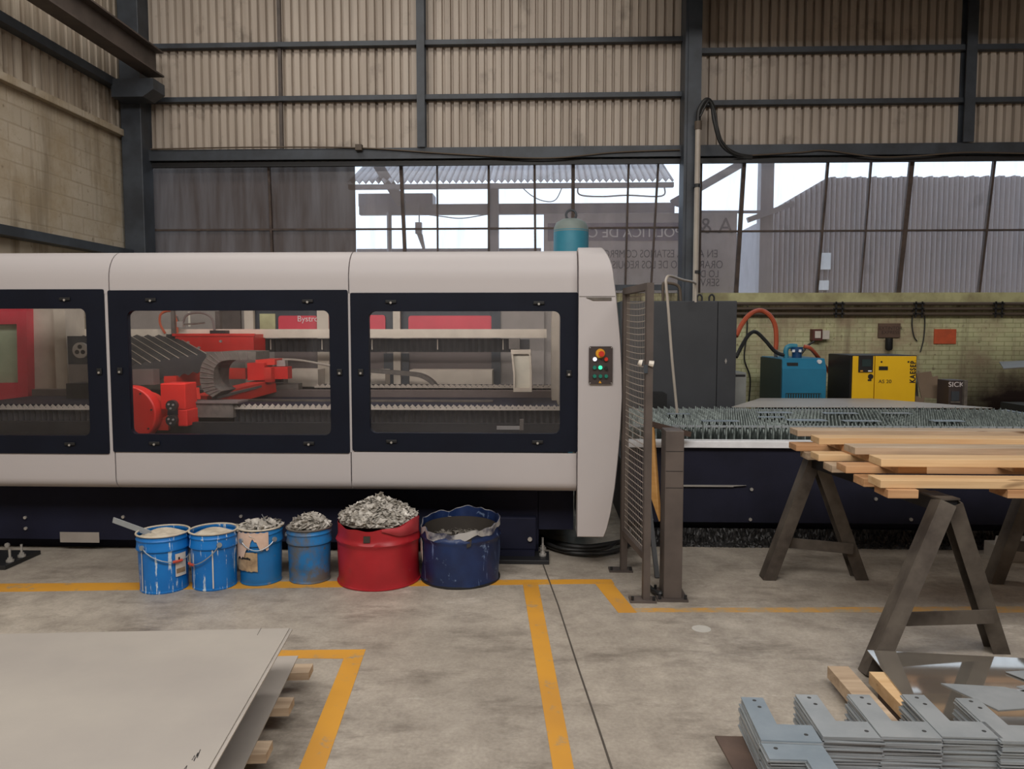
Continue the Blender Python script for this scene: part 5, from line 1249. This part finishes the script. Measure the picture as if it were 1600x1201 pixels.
def mkstack(pos, rz, n, word, blue, desc, flip=False):
    for k in range(n):
        top = k == n-1
        src = protoT if (blue and top) else protoL
        o = src.copy(); COL.objects.link(o)
        j = 0 if top else random.uniform(-.006, .006)
        o.location = (pos.x+j, pos.y+random.uniform(-.004, .004)*(not top), LZ+k*LT); o.rotation_euler = (0, 0, rz+(0 if top else random.uniform(-.02, .02)))
        if top:
            tag(o, 'topmost drilled L plate, '+desc, 'plate', 'L plates in the '+desc)
            for hx, hy in HOLES:
                h_ = hl.copy(); COL.objects.link(h_); h_.parent = o; h_.location = (hx, hy, 0); h_.rotation_euler = (0, 0, 0)
        else: tag(o, 'grey L plate under the topmost, '+desc, 'plate', 'L plates in the '+desc)
for (p, rz, n, w, bl) in stacks:
    q = F(p[0], p[1], LZ+n*LT); mkstack(q, rz, n, w, bl, w+' rear stack from the left')
q = F(1187, 1156, LZ+20*LT)
# the near stack is turned: long arm to the right
mkstack(Vector((q.x+.205, q.y-.004, 0)), D(180), 20, 'near', 1, 'near stack before the rear row')
for o in (protoL, protoT, hl): bpy.data.objects.remove(o)

# ================================================================== trestles and boards
def trestle(name, apexes, feet, label, w=.085, t=.075):
    # apexes: far, near ; feet: (far left, far right), (near left, near right)
    tr_ = thing('trestle', ((apexes[0]+apexes[1])/2)*1, label, 'trestle'); tr_.location.z = 0
    ax = (apexes[1]-apexes[0]).normalized()
    for ap, (fl, fr) in zip(apexes, feet):
        for s_, f_ in ((-1, fl), (1, fr)):
            tp = ap+Vector((.05*s_, 0, -.005)); dirv = (tp-f_).normalized()
            # channel leg: web faces outward, two flanges along it
            out = Vector((s_, 0, 0)); out = (out-dirv*out.dot(dirv)).normalized(); side = dirv.cross(out)
            mb = MB(); mb.beam(f_, tp, w, .006, out)
            for q_ in (-1, 1): mb.beam(f_+side*(w/2-.003)*q_-out*(t/2+.002), tp+side*(w/2-.003)*q_-out*(t/2+.002), .006, t, out)
            part(mb, 'leg', 'horse', tr_)
        a = fl.lerp(ap, .28); b = fr.lerp(ap, .28); a = a+Vector((.05, .05, 0)); b = b+Vector((-.02, -.08, -.01))
        part(MB().beam(a, b, .008, .07), 'cross_tie', 'horse', tr_)
    a, b = apexes[0]-ax*.02, apexes[1]+ax*.02
    z = -.035
    part(MB().beam(a+Vector((0, 0, z)), b+Vector((0, 0, z)), .09, .065), 'top_beam', 'steel_black', tr_)
    part(MB().beam(apexes[1]-ax*.16+Vector((0, 0, .001)), apexes[1]+ax*.03+Vector((0, 0, .001)), .1, .008), 'saddle', 'horse', tr_)
    return tr_
fl1, fr1 = F(1190, 903), F(1352, 903); nl1, nr1 = F(1347, 1052), F(1570, 1016)
ZT = .822
ap1 = Vector((1.80, 5.08, ZT)); ap2 = Vector((2.0, 3.82, ZT)); 
g0 = lambda v: Vector((v.x, v.y, 0.004))
trestle('trestle', (ap1, ap2), ((g0(fl1), g0(fr1)), (g0(nl1), g0(nr1))), 'dark steel trestle under the left ends of the boards', .1)
f2 = F(1516, 903); 
ap3 = Vector((3.25, 5.08, ZT)); ap4 = Vector((3.45, 3.82, ZT))
trestle('trestle', (ap3, ap4), ((Vector((2.93, 5.06, .004)), Vector((3.62, 5.08, .004))), (Vector((3.08, 3.7, .004)), Vector((3.85, 3.95, .004)))), 'dark steel trestle under the right half of the boards', .1)
bz = [ZT+.002, ZT+.047, ZT+.09, ZT+.132]       # levels: bearers, lower boards, sticks, upper boards
def board(px, py, z, wid, th, L, mat, name, label, group, ang=0.0, cat='board'):
    # px,py: near-left corner of the top face at the left end
    p = F(px, py, z+th); 
    mb = MB(); mb.bx(0, L, 0, wid, 0, th)
    o = mb.build(name, mat, recenter=False); o.location = (p.x, p.y, z); o.rotation_euler = (0, 0, ang)
    q = o.modifiers.new('bevel', 'BEVEL'); q.width = .003; q.segments = 2
    return tag(o, label, cat, group)
th = .04; L = 3.0
up, lowr = 'upper layer of boards', 'lower layer of boards'
board(1246, 672, bz[3], .16, th, L, 'wood_old', 'wooden_board', 'knotty weathered board at the back, upper layer', up, -.004)
board(1280, 684, bz[3], .15, th, L, 'wood', 'wooden_board', 'bright pine board second from back, upper layer', up, -.004)
board(1336, 699, bz[3], .16, th, L, 'wood_old', 'wooden_board', 'weathered split board third from back, upper layer', up, -.003)
board(1377, 717, bz[3], .15, th, L, 'wood', 'wooden_board', 'bright pine board nearest the camera, upper layer', up, -.003)
board(1244, 695, bz[1], .15, th, L, 'wood_red', 'wooden_board', 'reddish board at the back, lower layer', lowr, -.004)
board(1279, 710, bz[1], .14, th, L, 'wood', 'wooden_board', 'pale board second from back, lower layer', lowr, -.004)
board(1322, 728, bz[1], .14, th, L, 'wood_red', 'wooden_board', 'reddish board third from back, lower layer', lowr, -.004)
board(1376, 750, bz[1], .15, th, L, 'wood', 'wooden_board', 'pale board nearest the camera, lower layer', lowr, -.003)
def block(px0, px1, py, z, th, dep, mat, label, name='wood_block'):
    a, b = F(px0, py, z+th), F(px1, py, z+th)
    return tag(B(a.x, b.x, a.y, a.y+dep, z, z+th).build(name, mat, bevel=.003), label, 'block')
block(1404, 1448, 728, bz[2]-.002, .04, 1.0, 'wood_red', 'spacer stick between the two board layers', 'spacer_stick')
block(1586, 1640, 726, bz[2]-.002, .04, 1.0, 'wood_red', 'second spacer stick between layers at the frame edge', 'spacer_stick')
block(1388, 1435, 765, bz[0], .043, .16, 'wood_red', 'short block under the nearest lower board')
block(1350, 1384, 748, bz[0], .043, .14, 'wood_red', 'short block under the third lower board')
block(1300, 1330, 727, bz[0], .043, .14, 'wood_old', 'short block under the second lower board')
block(1575, 1640, 765, bz[0], .043, .16, 'wood_red', 'short block under the boards at the frame edge')
block(1262, 1292, 708, bz[0], .043, .14, 'wood_old', 'short block under the rear lower board')
